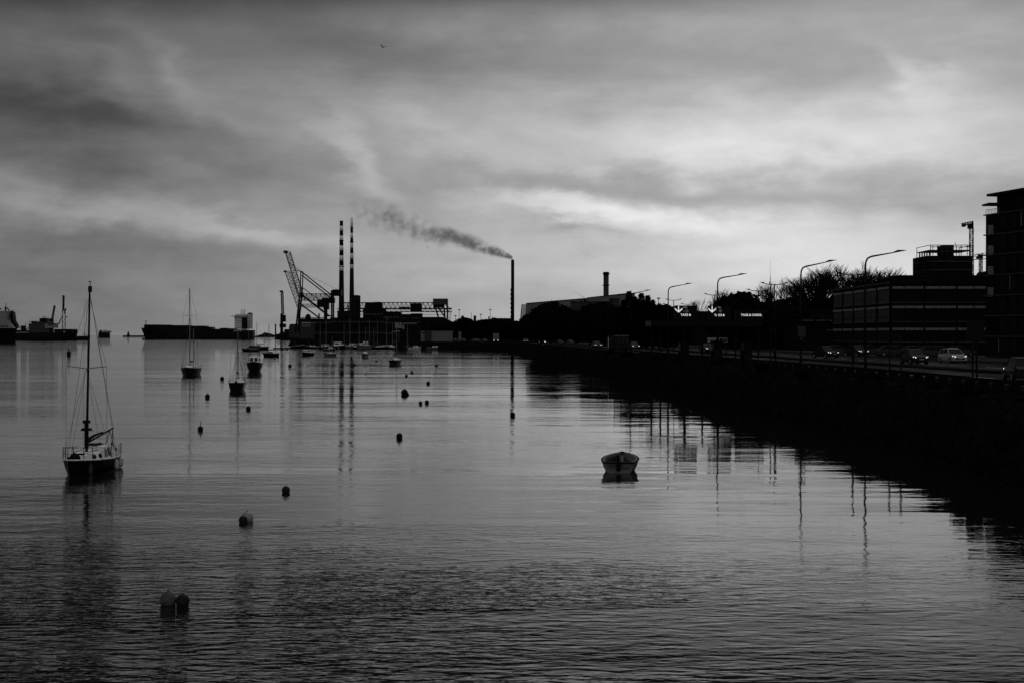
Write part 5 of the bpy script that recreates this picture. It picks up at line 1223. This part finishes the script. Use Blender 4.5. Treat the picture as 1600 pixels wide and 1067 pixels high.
q = MB().path([(0, 0, -.3), (0, 0, 9.5)], .25, 6, .03); ct = T('conifer', 'tallest conifer of the clump, sharp leader', 'tree', (0, 0, GZ), GC); mesh_obj('trunk', q.v, q.f, mat('bark'), ct); cv = conifer(1, 10, 3.4); mesh_obj('crown', cv[0], cv[1], mat('leaf'), ct)
first = True
for (px, yt, lb) in ((983, 454.5, None), (992, 463, 'conifer right behind the tallest one'), (1002, 457.5, 'second conifer top from the tallest, slightly lower'), (1012, 461, 'third conifer top, pointed and leaning'), (1020, 468, 'fourth conifer top on the right slope of the clump'), (974, 468, 'short conifer on the left slope of the clump'), (1030, 474, 'fifth conifer top, low on the right slope'), (1041, 480, 'lowest conifer at the right end of the clump'), (996, 470, 'conifer filling the clump below the second top'), (965, 480, 'shortest conifer at the left end of the clump')):
    D = 330; (l_, s_) = place_tree(px, yt, D, 10.2)
    o = ct if lb is None else dup(ct, l_, lb, px, s_); o.location = l_; o.scale = (s_, s_, s_)
(l_, s_) = place_tree(722.5, 493, 750, 10.2); o = dup(ct, l_, 'lone pointed conifer in the distant tree line', 1, s_, 'distant line of dark trees')
# bare winter trees
def bare(seed, h):
    r_ = random.Random(seed); q = MB()
    def grow(p, d_, l, r, lev):
        if lev == 0 or l < .25: return
        m_ = p + d_ * l * .5 + Vector((r_.gauss(0, 1), r_.gauss(0, 1), 0)) * l * .04; e = p + d_ * l
        q.tube(p, m_, r, r * .85, 5 if lev > 4 else 3, cap=False); q.tube(m_, e, r * .85, r * .65, 5 if lev > 4 else 3, cap=False)
        for k in range(3 if lev > 2 else 2):
            a = r_.uniform(0, 6.283); sp = r_.uniform(.25, .6); nd = (d_ + Vector((math.cos(a) * sp, math.sin(a) * sp, .12))).normalized()
            grow(e if k else m_.lerp(e, .6), nd, l * r_.uniform(.66, .84), r * .6, lev - 1)
    grow(Vector((0, 0, -.2)), Vector((0, 0, 1)), h * .24, h * .026, 7)
    return q.v, q.f
GB = 'bare winter trees behind the office block'
protos = []
for sd_ in (1, 2, 3):
    t = T('bare_tree', 'x', 'tree', (0, 0, GZ), GB); v_, f_ = bare(sd_, 10); top = sorted(p[2] for p in v_)[int(len(v_) * .95)]; v_ = [(x * 10 / top, y * 10 / top, z * 10 / top) for x, y, z in v_]; mesh_obj('trunk', v_, f_, mat('bark'), t); protos.append(t)
bl = [(1326, 421, 'tallest bare tree, highest point of the crown line'), (1345, 423, 'bare tree just right of the tallest one'), (1302, 425, 'bare tree just left of the tallest one'), (1283, 431, 'bare tree in the left third of the crown line'), (1268, 436, 'bare tree at the left end of the crown line'), (1366, 427, 'bare tree above the office roof, right side'), (1380, 434, 'last small bare tree at the right end of the crown line'),
      (1222, 446, 'thin bare tree by the double lamp post'), (1238, 450, 'small bare tree between double lamp post and single lamp post'), (1212, 450, 'bare tree beside the radio mast'), (1112, 470, 'small bare tree between the overhead signs'), (1128, 458, 'bare twigs beside the dense round tree'), (1292, 440, 'low bare tree in the left half of the crown line'), (1336, 434, 'low bare tree under the tallest one'), (1355, 432, 'low bare tree under the double lamp arms')]
for k, (px, yt, lb) in enumerate(bl):
    D = 335 + (k % 3) * 6; (l_, s_) = place_tree(px, yt, D, 10.0)
    if k < 3: o = protos[k]; o['label'] = lb; o.location = l_; o.scale = (s_,) * 3
    else: o = dup(protos[k % 3], l_, lb, k * 1.9, s_)
    sw_ = 1.35 if k < 7 else 1.05; o.scale = (s_ * sw_, s_ * sw_, s_)

# shrubs on the top of the embankment
sv = leaf_crown(8, [(0, 0, .5, 1.2, .9, .6), (.8, .2, .4, .8, .7, .45), (-.9, 0, .35, .7, .6, .4)], 500, .16)
sb = tag(mesh_obj('shrub', sv[0], sv[1], mat('leaf')), 'low shrub on the quay bank below the two headlit cars', 'shrub', 'low shrubs along the quay bank')
rnd = random.Random(12)
for k, (Dq, lb) in enumerate(((98, None), (84, 'low shrub on the quay bank near the right edge'), (113, 'low shrub on the quay bank at the foot of the nearest lamp post'), (128, 'low shrub on the quay bank left of the nearest lamp post'), (150, 'low shrub on the quay bank below the toll office'), (172, 'low shrub on the quay bank below the overhead signs'), (190, 'low shrub on the quay bank left of the overhead signs'), (215, 'low shrub on the quay bank above the dinghy'), (240, 'low shrub on the quay bank, a little left of the dinghy'), (76, 'low shrub on the quay bank below the dark board'))):
    i = min(range(NQ), key=lambda j: abs(QS[j][1] - Dq)); a = off(i, rnd.uniform(-.1, .6))
    o = sb if lb is None else sb.copy()
    if lb: COL.objects.link(o); o['label'] = lb
    o.location = (a[0], Dq, 3.2); o.rotation_euler = (0, 0, k * 1.3); o.scale = (rnd.uniform(.45, .75),) * 3

# ================================================================== STREET FURNITURE
GL = 'single-armed lamp posts along the quay'
def lamp_single(label, px, yt, D, arm_px, rise_px, foot=GZ + .1):
    x, z = PX(px, D), Zf(yt, D); t = T('street_lamp', label, 'street lamp', (x, D, foot), GL)
    ax = arm_px * D / F; rz = rise_px * D / F; r = .085
    pts = [(x, D, z - .9), (x + .04, D, z - .5), (x + .18, D, z - .22), (x + .45, D, z - .08), (x + .8, D, z - .01)]
    MB().tube((x, D, foot), (x, D, foot + 1.4), .13, n=8).tube((x, D, foot + 1.4), (x, D, z - .9), r, r * .9, n=8).build('pole', 'dark_steel', t, True)
    MB().path(pts, r * .85, 6).tube(pts[-1], (x + ax * .72, D, z + rz * .74), r * .8, r * .5, n=6).build('arm', 'dark_steel', t, True)
    hx = x + ax * .70; hz = z + rz * .72
    MB().add([(hx, D - .12, hz - .05), (hx, D + .12, hz - .05), (hx + ax * .1, D + .17, hz + rz * .1 + .02), (hx + ax * .32, D + .05, hz + rz * .3 + .05), (hx + ax * .32, D - .05, hz + rz * .3 + .05), (hx + ax * .1, D - .17, hz + rz * .1 + .02),
              (hx + .02, D - .1, hz + .06), (hx + .02, D + .1, hz + .06), (hx + ax * .1, D + .14, hz + rz * .1 + .17), (hx + ax * .32, D + .04, hz + rz * .3 + .08), (hx + ax * .32, D - .04, hz + rz * .3 + .08), (hx + ax * .1, D - .14, hz + rz * .1 + .17)],
             [(0, 1, 2, 3, 4, 5), (11, 10, 9, 8, 7, 6)] + [((i + 1) % 6, i, 6 + i, 6 + (i + 1) % 6) for i in range(6)]).build('lamp_head', 'dark_steel', t)
    return t
lamp_single('nearest and tallest single-armed lamp post', 1352, 400, 117, 63, 7)
lamp_single('second single-armed lamp post, carrying a board low on its pole', 1251.2, 415.5, 134, 55, 7.5)
lamp_single('third single-armed lamp post, by the right overhead sign', 1121.2, 433.5, 160, 45, 4.5)
lamp_single('fourth single-armed lamp post, by the left overhead sign', 1044, 447.8, 190, 37, 4)
lamp_single('last single-armed lamp post, its arm above the conifers', 985, 458, 222, 32, 4)
GD = 'double-armed lamp posts on the median'
def lamp_double(label, px, yt, D, half_px):
    x, z = PX(px, D), Zf(yt, D); t = T('street_lamp', label, 'street lamp', (x, D, GZ + .14), GD); h = half_px * D / F
    MB().tube((x, D, GZ + .14), (x, D, GZ + 1.5), .13, n=8).tube((x, D, GZ + 1.5), (x, D, z), .08, .07, n=8).build('pole', 'dark_steel', t, True)
    for s_ in (-1, 1):
        am = MB().path([(x, D, z - .02), (x + s_ * h * .3, D, z + .01), (x + s_ * h * .55, D, z + h * .03), (x + s_ * h * .74, D, z + h * .10)], .055, 5).build('arm', 'dark_steel', t)
        a = Vector((x + s_ * h * .70, D, z + h * .10)); e = Vector((x + s_ * h, D, z + h * .16))
        MB().box((a.lerp(e, .25).x, D, a.z - .05), ((e - a).length * .55, .26, .17), 0, (.6, .6)).tube(a, e, .07, .03, n=5).build('lamp_head', 'dark_steel', am)
    return t
lamp_double('double-armed lamp post in front of the bare trees, nearest of its kind', 1333, 430, 155, 26)
lamp_double('double-armed lamp post beside the radio mast', 1210, 445, 180, 23)
lamp_double('double-armed lamp post just right of the dense round tree', 1185, 455, 206, 19.5)
lamp_double('double-armed lamp post just left of the dense round tree', 1116.3, 461.5, 229, 17)
lamp_double('double-armed lamp post behind the left overhead sign', 1052.5, 469.5, 272, 13.5)
lamp_double('far double-armed lamp post between the two overhead signs', 1075, 476, 290, 12)
# radio mast
D = 420; t = T('radio_mast', 'thin tapering radio mast above the trees', 'mast', (PX(1203.5, D), D, GZ))
MB().tube((PX(1203.5, D), D, GZ), (PX(1203.5, D), D, Zf(432, D)), .16, .09, n=5).build('pole', 'dark_steel', t); MB().tube((PX(1203.5, D), D, Zf(432, D)), (PX(1203.2, D), D, Zf(406, D)), .05, .02, n=4).build('aerial', 'steel', t)
MB().box((PX(1202.8, D), D, Zf(446, D)), (.3, .3, 1.1)).box((PX(1204, D), D, Zf(452, D)), (.25, .3, 1.0)).build('antenna', 'dark_steel', t)

# ---- toll plaza: canopy, overhead signs
D = 187; X = lambda px: PX(px, D); Z = lambda py: CH + (523 - py) * D / F
t = T('toll_canopy', 'long dark flat canopy over the toll lanes below the overhead signs', 'canopy', (X(1105), D, GZ))
MB().box((X(1103), D + 3, Z(510)), (X(1190) - X(1016), 8, .75)).build('canopy_roof', 'dark_steel', t)
for px in (1018.5, 1032.5, 1044.5, 1071, 1098, 1123, 1150, 1186):
    for dy in (-.5,): MB().tube((X(px), D + dy + 1, GZ), (X(px), D + dy + 1, Z(510)), .13, n=6).build('post', 'dark_steel', t)
for k, px in enumerate((1071, 1123, 1170)):
    c = (X(px), D + 2, GZ); t2 = T('toll_booth', ('left', 'middle', 'right')[k] + ' toll booth of the three under the canopy', 'booth', c, 'toll booths')
    MB().box(c, (1.2, 2.4, 1.05)).box((c[0], c[1], c[2] + 2.1), (1.35, 2.6, .2)).build('body', 'dark_concrete', t2); MB().box((c[0], c[1], c[2] + 1.05), (1.1, 2.3, 1.05)).build('window', 'window_dark', t2)
def text(body, loc, size, parent, m='sign_lit', name='lettering'):
    cu = bpy.data.curves.new(name, 'FONT'); cu.body = body; cu.size = size; cu.align_x = 'LEFT'; cu.extrude = .004; cu.offset = size * .02; cu.materials.append(mat(m))
    o = bpy.data.objects.new(name, cu); COL.objects.link(o); rt = parent
    while rt.parent: rt = rt.parent
    bpy.context.view_layer.update(); me = bpy.data.meshes.new_from_object(o); COL.objects.unlink(o); bpy.data.objects.remove(o)
    o = link(name, me, parent); o.location = Vector(loc) - rt.location; o.rotation_euler = (R(90), 0, 0); return o
def arrow(x, z, h, D):
    """down arrow, chevron head"""
    w_ = h * .56; th = h * .15; q = MB()
    q.slab([(x - th / 2, z + h), (x - th / 2, z + h * .2), (x + th / 2, z + h * .2), (x + th / 2, z + h)], D - .03, D)
    for s_ in (-1, 1): q.slab([(x, z), (x + s_ * w_, z + h * .48), (x + s_ * w_, z + h * .72), (x, z + h * .25)][::s_ if s_ > 0 else -1], D - .034, D)
    return q
GSN = 'overhead toll lane signs'
def lane_sign(label, x0, x1, y0, y1_, icons=True):
    t = T('lane_sign', label, 'sign', (X((x0 + x1) / 2), D - .6, Z(y1_)), GSN); Ds = D - .6
    MB().box((X((x0 + x1) / 2), Ds, Z(y1_)), (X(x1) - X(x0), .25, Z(y0) - Z(y1_))).build('panel', 'black_paint', t)
    for px in (x0 + 4, x1 - 4): MB().tube((X(px), Ds + .2, Z(511)), (X(px), Ds + .2, Z(y0 + 1)), .07, n=5).build('bracket', 'dark_steel', t)
    f = Ds - .13
    if icons:
        arrow(X(x0 + 6.4), Z(489.2), Z(478.8) - Z(489.2), f).build('arrow', 'sign_lit', t)
        q = MB()   # little car and tag symbols
        q.slab([(X(x0 + 12.2), Z(481.2)), (X(x0 + 14), Z(480)), (X(x0 + 18.5), Z(479.8)), (X(x0 + 20.3), Z(481.2)), (X(x0 + 19), Z(482.0)), (X(x0 + 13.4), Z(482.0))][::-1], f - .02, f)
        q.build('car_symbol', 'text_pale', t)
        q = MB(); cx, cz = X(x0 + 19.2), Z(486.2)
        q.path([(cx + .17 * math.cos(a * math.pi / 5), f - .01, cz + .17 * math.sin(a * math.pi / 5)) for a in range(11)], .035, 4).tube((cx - .3, f - .01, cz - .2), (cx - .55, f - .01, cz + .12), .03, n=4).tube((cx - .05, f - .01, cz - .2), (cx + .08, f - .01, cz + .05), .03, n=4)
        q.build('tag_symbol', 'text_pale', t)
    return t, f
t, f = lane_sign('left overhead sign with white down arrow and the words TAGS &', 1052.8, 1088, 478, 500.5); text('TAGS &', (X(1062.4), f - .01, Z(494.0)), .40, t)
t, f = lane_sign('middle overhead sign with white down arrow and TAGS & behind a lamp post', 1105, 1141, 478, 500.5); text('TAGS &', (X(1114.8), f - .01, Z(494.4)), .40, t)
t, f = lane_sign('right overhead sign reading TAGS & CARDS without an arrow', 1147, 1192, 485, 500.5, False); text('TAGS & CARDS.', (X(1156.3), f - .01, Z(494.2)), .39, t)
# roadside board with pale outlined writing
D2 = 200; t = T('information_board', 'low roadside board with two pale framed panels below the right signs', 'sign', (PX(1121, D2), D2, GZ))
MB().box((PX(1121, D2), D2, Zf(536, D2)), (PX(1137.5, D2) - PX(1104, D2), .12, Zf(526, D2) - Zf(536, D2))).build('panel', 'dark_steel', t)
for px in (1107, 1135): MB().tube((PX(px, D2), D2 + .1, GZ), (PX(px, D2), D2 + .1, Zf(528, D2)), .05, n=5).build('post', 'dark_steel', t)
q = MB(); fz = D2 - .08
def frame_(x0, y0, x1, y1_, r=.02):
    for a, c in (((x0, y0), (x1, y0)), ((x1, y0), (x1, y1_)), ((x1, y1_), (x0, y1_)), ((x0, y1_), (x0, y0))): q.tube((PX(a[0], D2), fz, Zf(a[1], D2)), (PX(c[0], D2), fz, Zf(c[1], D2)), r, n=4)
frame_(1105.5, 528, 1119.5, 530.5); frame_(1105.5, 532, 1117, 534.5); frame_(1124, 528, 1136, 534.5)
rnd = random.Random(6)
for k in range(10): q.box((PX(1106.5 + k * 1.25, D2), fz, Zf(530.2, D2)), (.06, .02, .14 + .04 * (k % 3)))
for k in range(8): q.box((PX(1106.5 + k * 1.25, D2), fz, Zf(534.2, D2)), (.06, .02, .13 + .04 * (k % 2)))
q.path([(PX(1131, D2) + .26 * math.cos(a * math.pi / 6), fz, Zf(532, D2) + .2 * math.sin(a * math.pi / 6)) for a in range(0, 9)], .025, 4)
q.build('lettering', 'text_pale', t)
# board on the second lamp post
D2 = 133.6; t = T('lamp_post_board', 'grey rectangular board fixed low on the second single-armed lamp post', 'sign', (PX(1252.5, D2), D2, Zf(529, D2)))
MB().box((PX(1252.8, D2), D2, Zf(526.5, D2)), (PX(1258.5, D2) - PX(1247, D2), .06, Zf(510, D2) - Zf(526.5, D2))).build('panel', 'steel', t)
MB().tube((PX(1252, D2), D2 - .03, Zf(529.7, D2)), (PX(1252, D2), D2 + .05, Zf(529.7, D2)), .1, n=12).build('disc', 'grey_paint', t)
# big board on two posts near the right edge
D2 = 95; t = T('notice_board', 'large dark board on two posts on the quay edge near the right', 'sign', (PX(1524, D2), D2, GZ))
MB().box((PX(1524, D2), D2, Zf(533, D2)), (PX(1537.5, D2) - PX(1511, D2), .1, Zf(500, D2) - Zf(533, D2))).build('panel', 'dark_steel', t)
for px in (1520.5, 1527): MB().tube((PX(px, D2), D2 + .1, GZ), (PX(px, D2), D2 + .1, Zf(503, D2)), .07, n=6).build('post', 'dark_steel', t)
# other posts and poles on the quay edge (they show in the reflections)
GP = 'plain poles along the quay edge'
for px, D2, yt, lb in ((1332, 112, 531, 'short pole on the quay edge left of the nearest lamp post'), (1390, 105, 528, 'thin short pole right of the nearest lamp post'), (1408, 104, 526, 'thin short pole, second right of the nearest lamp post'), (1204, 140, 512, 'short pole between second and third single-armed lamp posts'), (1212, 142, 515, 'shorter pole right beside another, between lamp posts'), (960, 225, 508, 'pole on the quay edge behind the dinghy, left one'), (970, 220, 512, 'pole on the quay edge behind the dinghy, middle one'), (1068, 185, 505, 'pole under the left overhead sign')):
    t = T('pole', lb, 'pole', (PX(px, D2), D2, GZ + .1), GP); MB().tube((PX(px, D2), D2, GZ + .1), (PX(px, D2), D2, Zf(yt, D2)), .06, n=6).build('shaft', 'dark_steel', t); MB().box((PX(px, D2), D2, Zf(yt, D2) - .25), (.22, .1, .3)).build('plate', 'dark_steel', t)
# low barrier between pavement and bank
t = T('barrier', 'low concrete post barrier along the top of the quay bank', 'barrier', (QS[6][0], QS[6][1], GZ)); q = MB(); n_p = 0
acc_ = 0.0; pts = [off(i, 1.6) for i in range(IR) if QS[i][1] > 20]
for i in range(len(pts) - 1):
    a, c = Vector(pts[i]), Vector(pts[i + 1]); L_ = (c - a).length
    while acc_ < L_ and n_p < 75:
        p_ = a.lerp(c, acc_ / L_); MB().box((p_.x, p_.y, GZ - .1), (.35, .9, .62), math.atan2(c.y - a.y, c.x - a.x) - math.pi / 2).build('post', 'dark_concrete', t); n_p += 1; acc_ += 2.6
    acc_ -= L_
    q.tube((a.x, a.y, GZ + .62), (c.x, c.y, GZ + .62), .13, n=4)
q.build('rail', 'dark_concrete', t)

# ================================================================== VEHICLES
def car(name, label, cat='car', paint='car_dark', L=4.3, W=1.8, H=1.5, lights='headlight_on', group=None, sl=.05):
    """own frame: nose toward -Y"""
    t = T(name, label, cat, (0, 0, 0), group); h2 = L / 2
    pr = [(-h2, .30, .62, .80), (-h2 + .12, .22, .78, .90), (-h2 + .5, .2, .86, .97), (-h2 + 1.2, .2, .98, 1.0), (-h2 + 2.2, .2, 1.0, 1.0), (h2 - .9, .2, 1.02, 1.0), (h2 - .25, .22, 1.0, .95), (h2, .32, .85, .85)]
    vs = []
    for (y, z0, z1, w_) in pr:
        x = W / 2 * w_; vs += [(-x * .93, y, z0), (-x, y, z0 + .18), (-x, y, (z0 + z1) / 2 + .1), (-x * .9, y, z1), (x * .9, y, z1), (x, y, (z0 + z1) / 2 + .1), (x, y, z0 + .18), (x * .93, y, z0)]
    n = len(pr); fs = [(i * 8 + j, i * 8 + (j + 1) % 8, (i + 1) * 8 + (j + 1) % 8, (i + 1) * 8 + j) for i in range(n - 1) for j in range(8)] + [tuple(reversed(range(8))), tuple(range(8 * n - 8, 8 * n))]
    fs = [tuple(reversed(f)) for f in fs]
    bd_ = MB().add(vs, fs); b_o = mesh_obj('body', bd_.v, bd_.f, mat(paint), t, True)
    b_o.data.polygons.foreach_set('use_smooth', [False] * len(b_o.data.polygons))
    # greenhouse
    g0, g1, r0, r1 = -h2 + 1.15, h2 - .35, -h2 + 1.95, h2 - .95; xb, xr = W / 2 * .9, W / 2 * .72
    V_ = [(-xb, g0, .98), (xb, g0, .98), (xb, g1, 1.0), (-xb, g1, 1.0), (-xr, r0, H), (xr, r0, H), (xr, r1, H - .03), (-xr, r1, H - .03)]
    mesh_obj('cabin', V_, [(0, 1, 5, 4), (1, 2, 6, 5), (2, 3, 7, 6), (3, 0, 4, 7)], mat('window_dark'), t)
    mesh_obj('roof', [(-xr - .02, r0 - .02, H), (xr + .02, r0 - .02, H), (xr + .02, r1 + .03, H - .03), (-xr - .02, r1 + .03, H - .03), (-xr * .9, r0 + .15, H + .06), (xr * .9, r0 + .15, H + .06), (xr * .9, r1 - .1, H + .03), (-xr * .9, r1 - .1, H + .03)],
             [(0, 1, 5, 4), (1, 2, 6, 5), (2, 3, 7, 6), (3, 0, 4, 7), (4, 5, 6, 7), (3, 2, 1, 0)], mat(paint), t)
    q = MB()
    for s_ in (-1, 1):
        q.tube((s_ * xb, g0, .98), (s_ * xr, r0, H), .04, n=4).tube((s_ * xb, g1, 1.0), (s_ * xr, r1, H - .03), .06, n=4).tube((s_ * xb, (g0 + g1) / 2 + .2, 1.0), (s_ * xr, (r0 + r1) / 2 + .1, H), .035, n=4)
    mesh_obj('pillars', q.v, q.f, mat(paint), t)
    for s_ in (-1, 1):
        hl = MB().add([(s_ * W * .30, -h2 + .02, .68), (s_ * W * .44, -h2 + .24, .74), (s_ * W * .45, -h2 + .34, .83), (s_ * W * .29, -h2 + .06, .75), (s_ * W * .30, -h2 + .2, .68), (s_ * W * .43, -h2 + .4, .74), (s_ * W * .43, -h2 + .45, .83), (s_ * W * .29, -h2 + .2, .75)], [(0, 1, 2, 3), (0, 3, 7, 4), (3, 2, 6, 7), (1, 5, 6, 2), (0, 4, 5, 1)])
        mesh_obj('headlight', [(a, b_ - .05, c) for a, b_, c in hl.v], hl.f, mat(lights), t)
        m_ = MB().box((s_ * (W / 2 + .08), g0 + .35, 1.0), (.2, .12, .13)); mesh_obj('mirror', m_.v, m_.f, mat(paint), t)
        for yy in (-h2 + .8, h2 - .8):
            w_ = MB().tube((s_ * (W / 2 - .2), yy, .32), (s_ * (W / 2 + .02), yy, .32), .33, n=16); wo = mesh_obj('wheel', w_.v, w_.f, mat('rubber'), t)
            m_ = MB().tube((s_ * (W / 2 - .02), yy, .32), (s_ * (W / 2 + .035), yy, .32), .2, n=10); mesh_obj('rim', m_.v, m_.f, mat('galv'), wo)
    m_ = MB().box((0, -h2 - .01, .4), (W * .55, .06, .18)); mesh_obj('grille', m_.v, m_.f, mat('black_paint'), t)
    m_ = MB().box((0, -h2 - .05, .48), (.5, .02, .11)); mesh_obj('number_plate', m_.v, m_.f, mat('shed_grey'), t)
    return t
GCAR = 'cars driving toward the camera'
D2 = 150; c1_ = car('car', 'dark hatchback with both headlights glowing, left of the two near cars', paint='car_dark', group=GCAR, H=1.55); c1_.location = (PX(1433, D2), D2 + 1, GZ + .01); c1_.rotation_euler = (0, 0, R(3))
D2 = 156; c2_ = car('car', 'silver hatchback behind and right of the dark headlit one', paint='car_silver', group=GCAR, H=1.55); c2_.location = (PX(1492.5, D2), D2 + 1, GZ + .01); c2_.rotation_euler = (0, 0, R(6))
def more(src, px, D2, rz, lb, group=None): 
    return dup(src, (PX(px, D2), D2, GZ + .01), lb, R(rz), 1.0, group)
more(c1_, 1290, 190, 20, 'dark car with faint headlights left of the nearest lamp post', GCAR); more(c1_, 821, 560, 5, 'distant car showing two small bright headlights', GCAR)
more(c1_, 1338, 205, 20, 'dark car behind the nearest lamp post', GCAR)
more(c1_, 932, 330, 8, 'distant dark car with bright lights left of the bus', GCAR); more(c1_, 990, 300, 10, 'distant dark car with lights right of the bus', GCAR)
more(c1_, 1104, 245, 12, 'dark car under the overhead signs with small lights', GCAR)
unlit = car('car', 'pale car parked below the office window bands, between the two headlit cars', paint='car_dim', lights='galv', group='cars parked in front of the office block')
unlit.location = (PX(1455, 195), 195, GZ + .02); unlit.rotation_euler = (0, 0, R(100))
GPK = 'cars parked in front of the office block'
for px, D2, rz, lb in ((1392, 205, 95, 'pale parked car left of the two headlit cars'), (1404, 208, 92, 'pale parked car, second from the left end of the car park'), (1430, 200, 105, 'parked car directly above the dark headlit hatchback'), (1472, 200, 95, 'parked car above the gap between the headlit cars'), (1310, 215, 90, 'parked car left of the nearest lamp post, below the window bands'), (1360, 212, 90, 'parked car just right of the nearest lamp post'), (1500, 203, 90, 'parked car above the silver hatchback')):
    more(unlit, px, D2, rz, lb, GPK)
more(c1_, 1596, 96, 172, 'dark car cut by the right edge, driving away', None)
for px, D2, lb in ((741, 575, 'small pale vehicle among the distant cars left of the black chimney'), (746, 580, 'pale car right beside another left of the black chimney'), (757, 570, 'dim car on the distant road left of the black chimney'), (711, 600, 'pale car near the quay right of the grey-white shed'), (717, 595, 'pale car, second right of the grey-white shed'), (724, 598, 'pale car, third right of the grey-white shed'), (874, 470, 'small pale car right of the lorry'), (891, 450, 'dim car between lorry and bus')):
    more(unlit, px, D2, 15, lb, 'distant cars on the quay road')
# lorries and bus
def lorry(label, px, yb, D2, w_, h_, light=True):
    t = T('lorry', label, 'lorry', (PX(px, D2), D2, GZ), 'lorries on the quay road'); x = PX(px, D2)
    MB().box((x, D2, GZ + .5), (w_, 2.0, h_ * .62)).build('cab', 'grey_paint', t); MB().box((x, D2 + 1.2, GZ + .9), (w_ * 1.02, 7, h_ - .5), 0).build('box_body', 'panel_grey', t)
    MB().slab([(x - w_ * .45, GZ + h_ * .7), (x + w_ * .45, GZ + h_ * .7), (x + w_ * .42, GZ + h_ + .2), (x - w_ * .42, GZ + h_ + .2)], D2 - .9, D2 - .2).build('wind_deflector', 'dull_white', t)
    MB().box((x, D2 - 1.03, GZ + h_ * .38), (w_ * .85, .08, h_ * .24)).build('windscreen', 'glass', t)
    for s_ in (-1, 1):
        MB().box((x + s_ * w_ * .36, D2 - 1.06, GZ + .65), (.34, .1, .22)).build('headlight', 'lamp_on', t); MB().box((x + s_ * (w_ / 2 + .2), D2 - .9, GZ + h_ * .45), (.2, .12, .5)).build('mirror', 'dark_steel', t)
        for yy in (0, 5.5): wq = MB().tube((x + s_ * (w_ / 2 - .35), D2 + yy, GZ + .5), (x + s_ * (w_ / 2 + .01), D2 + yy, GZ + .5), .5, n=12).build('wheel', 'rubber', t)
lorry('pale-topped lorry with two headlights below the round-headed tree', 847.5, 531, 480, 2.4, 3.6)
lorry('distant lorry left of the black chimney with one bright light', 775, 528, 600, 2.4, 3.3)
D2 = 255; t = T('bus', 'dark single-decker with pale roof edge below the conifers', 'bus', (PX(968, D2), D2, GZ)); x0, x1 = PX(951, D2), PX(983, D2)
MB().box(((x0 + x1) / 2, D2 + 1.2, GZ + .35), (x1 - x0, 2.5, 2.5)).build('body', 'car_dark', t); MB().box(((x0 + x1) / 2 + .5, D2 + 1.2, GZ + 2.85), (x1 - x0 - 1.2, 2.3, .14)).build('roof', 'panel_grey', t)
for k in range(5): MB().box((x0 + .5 + k * .68, D2 - .08, GZ + 1.5), (.55, .06, .9)).build('window', 'glass', t)
for k in (.18, .8): MB().tube((x0 + (x1 - x0) * k, D2 - .06, GZ + .45), (x0 + (x1 - x0) * k, D2 + .3, GZ + .45), .45, n=12).build('wheel', 'rubber', t)
MB().box((x0 - .04, D2 + .2, GZ + .8), (.08, .5, 1.8)).build('windscreen', 'dull_white', t)

# ================================================================== BIRDS
GBD = 'gulls in flight'
def gull(label, px, py, D2, span, rz, flap):
    x, z = PX(px, D2), Zf(py, D2); t = T('gull', label, 'bird', (x, D2, z), GBD); h = span / 2
    q = MB().lathe((0, 0, 0), [(.01, -.22), (.05, -.1), (.07, 0), (.05, .12), (.03, .2), (.005, .26)], 6); q.v = [(b_, c, a * .8) for a, b_, c in q.v]; q.v = [(a, b_, c) for a, b_, c in q.v]
    o = mesh_obj('body', q.v, q.f, mat('steel'), t, True); 
    for s_ in (-1, 1):
        w_ = [(0, .08, 0), (s_ * h * .45, .12, h * flap), (s_ * h, -.04, h * flap * .7), (s_ * h * .45, -.06, h * flap), (0, -.08, 0)]
        mesh_obj('wing', w_ + [(a, b_, c + .02) for a, b_, c in w_], [(0, 1, 3, 4), (1, 2, 3), (9, 8, 6, 5), (8, 7, 6)], mat('steel'), o)
    t.rotation_euler = (0, R(10), rz)
gull('lone gull high in the sky above the striped chimneys', 598.5, 75, 190, 1.3, .8, .35); gull('gull below the smoke plume', 667.8, 388.5, 330, 1.2, .3, .5); gull('gull right beside the slimmer striped chimney', 566.5, 358, 400, 1.2, 0, .3)
gull('tiny gull low over the sea between lighthouse and container ship', 201.5, 489.5, 420, 1.0, .2, .3)
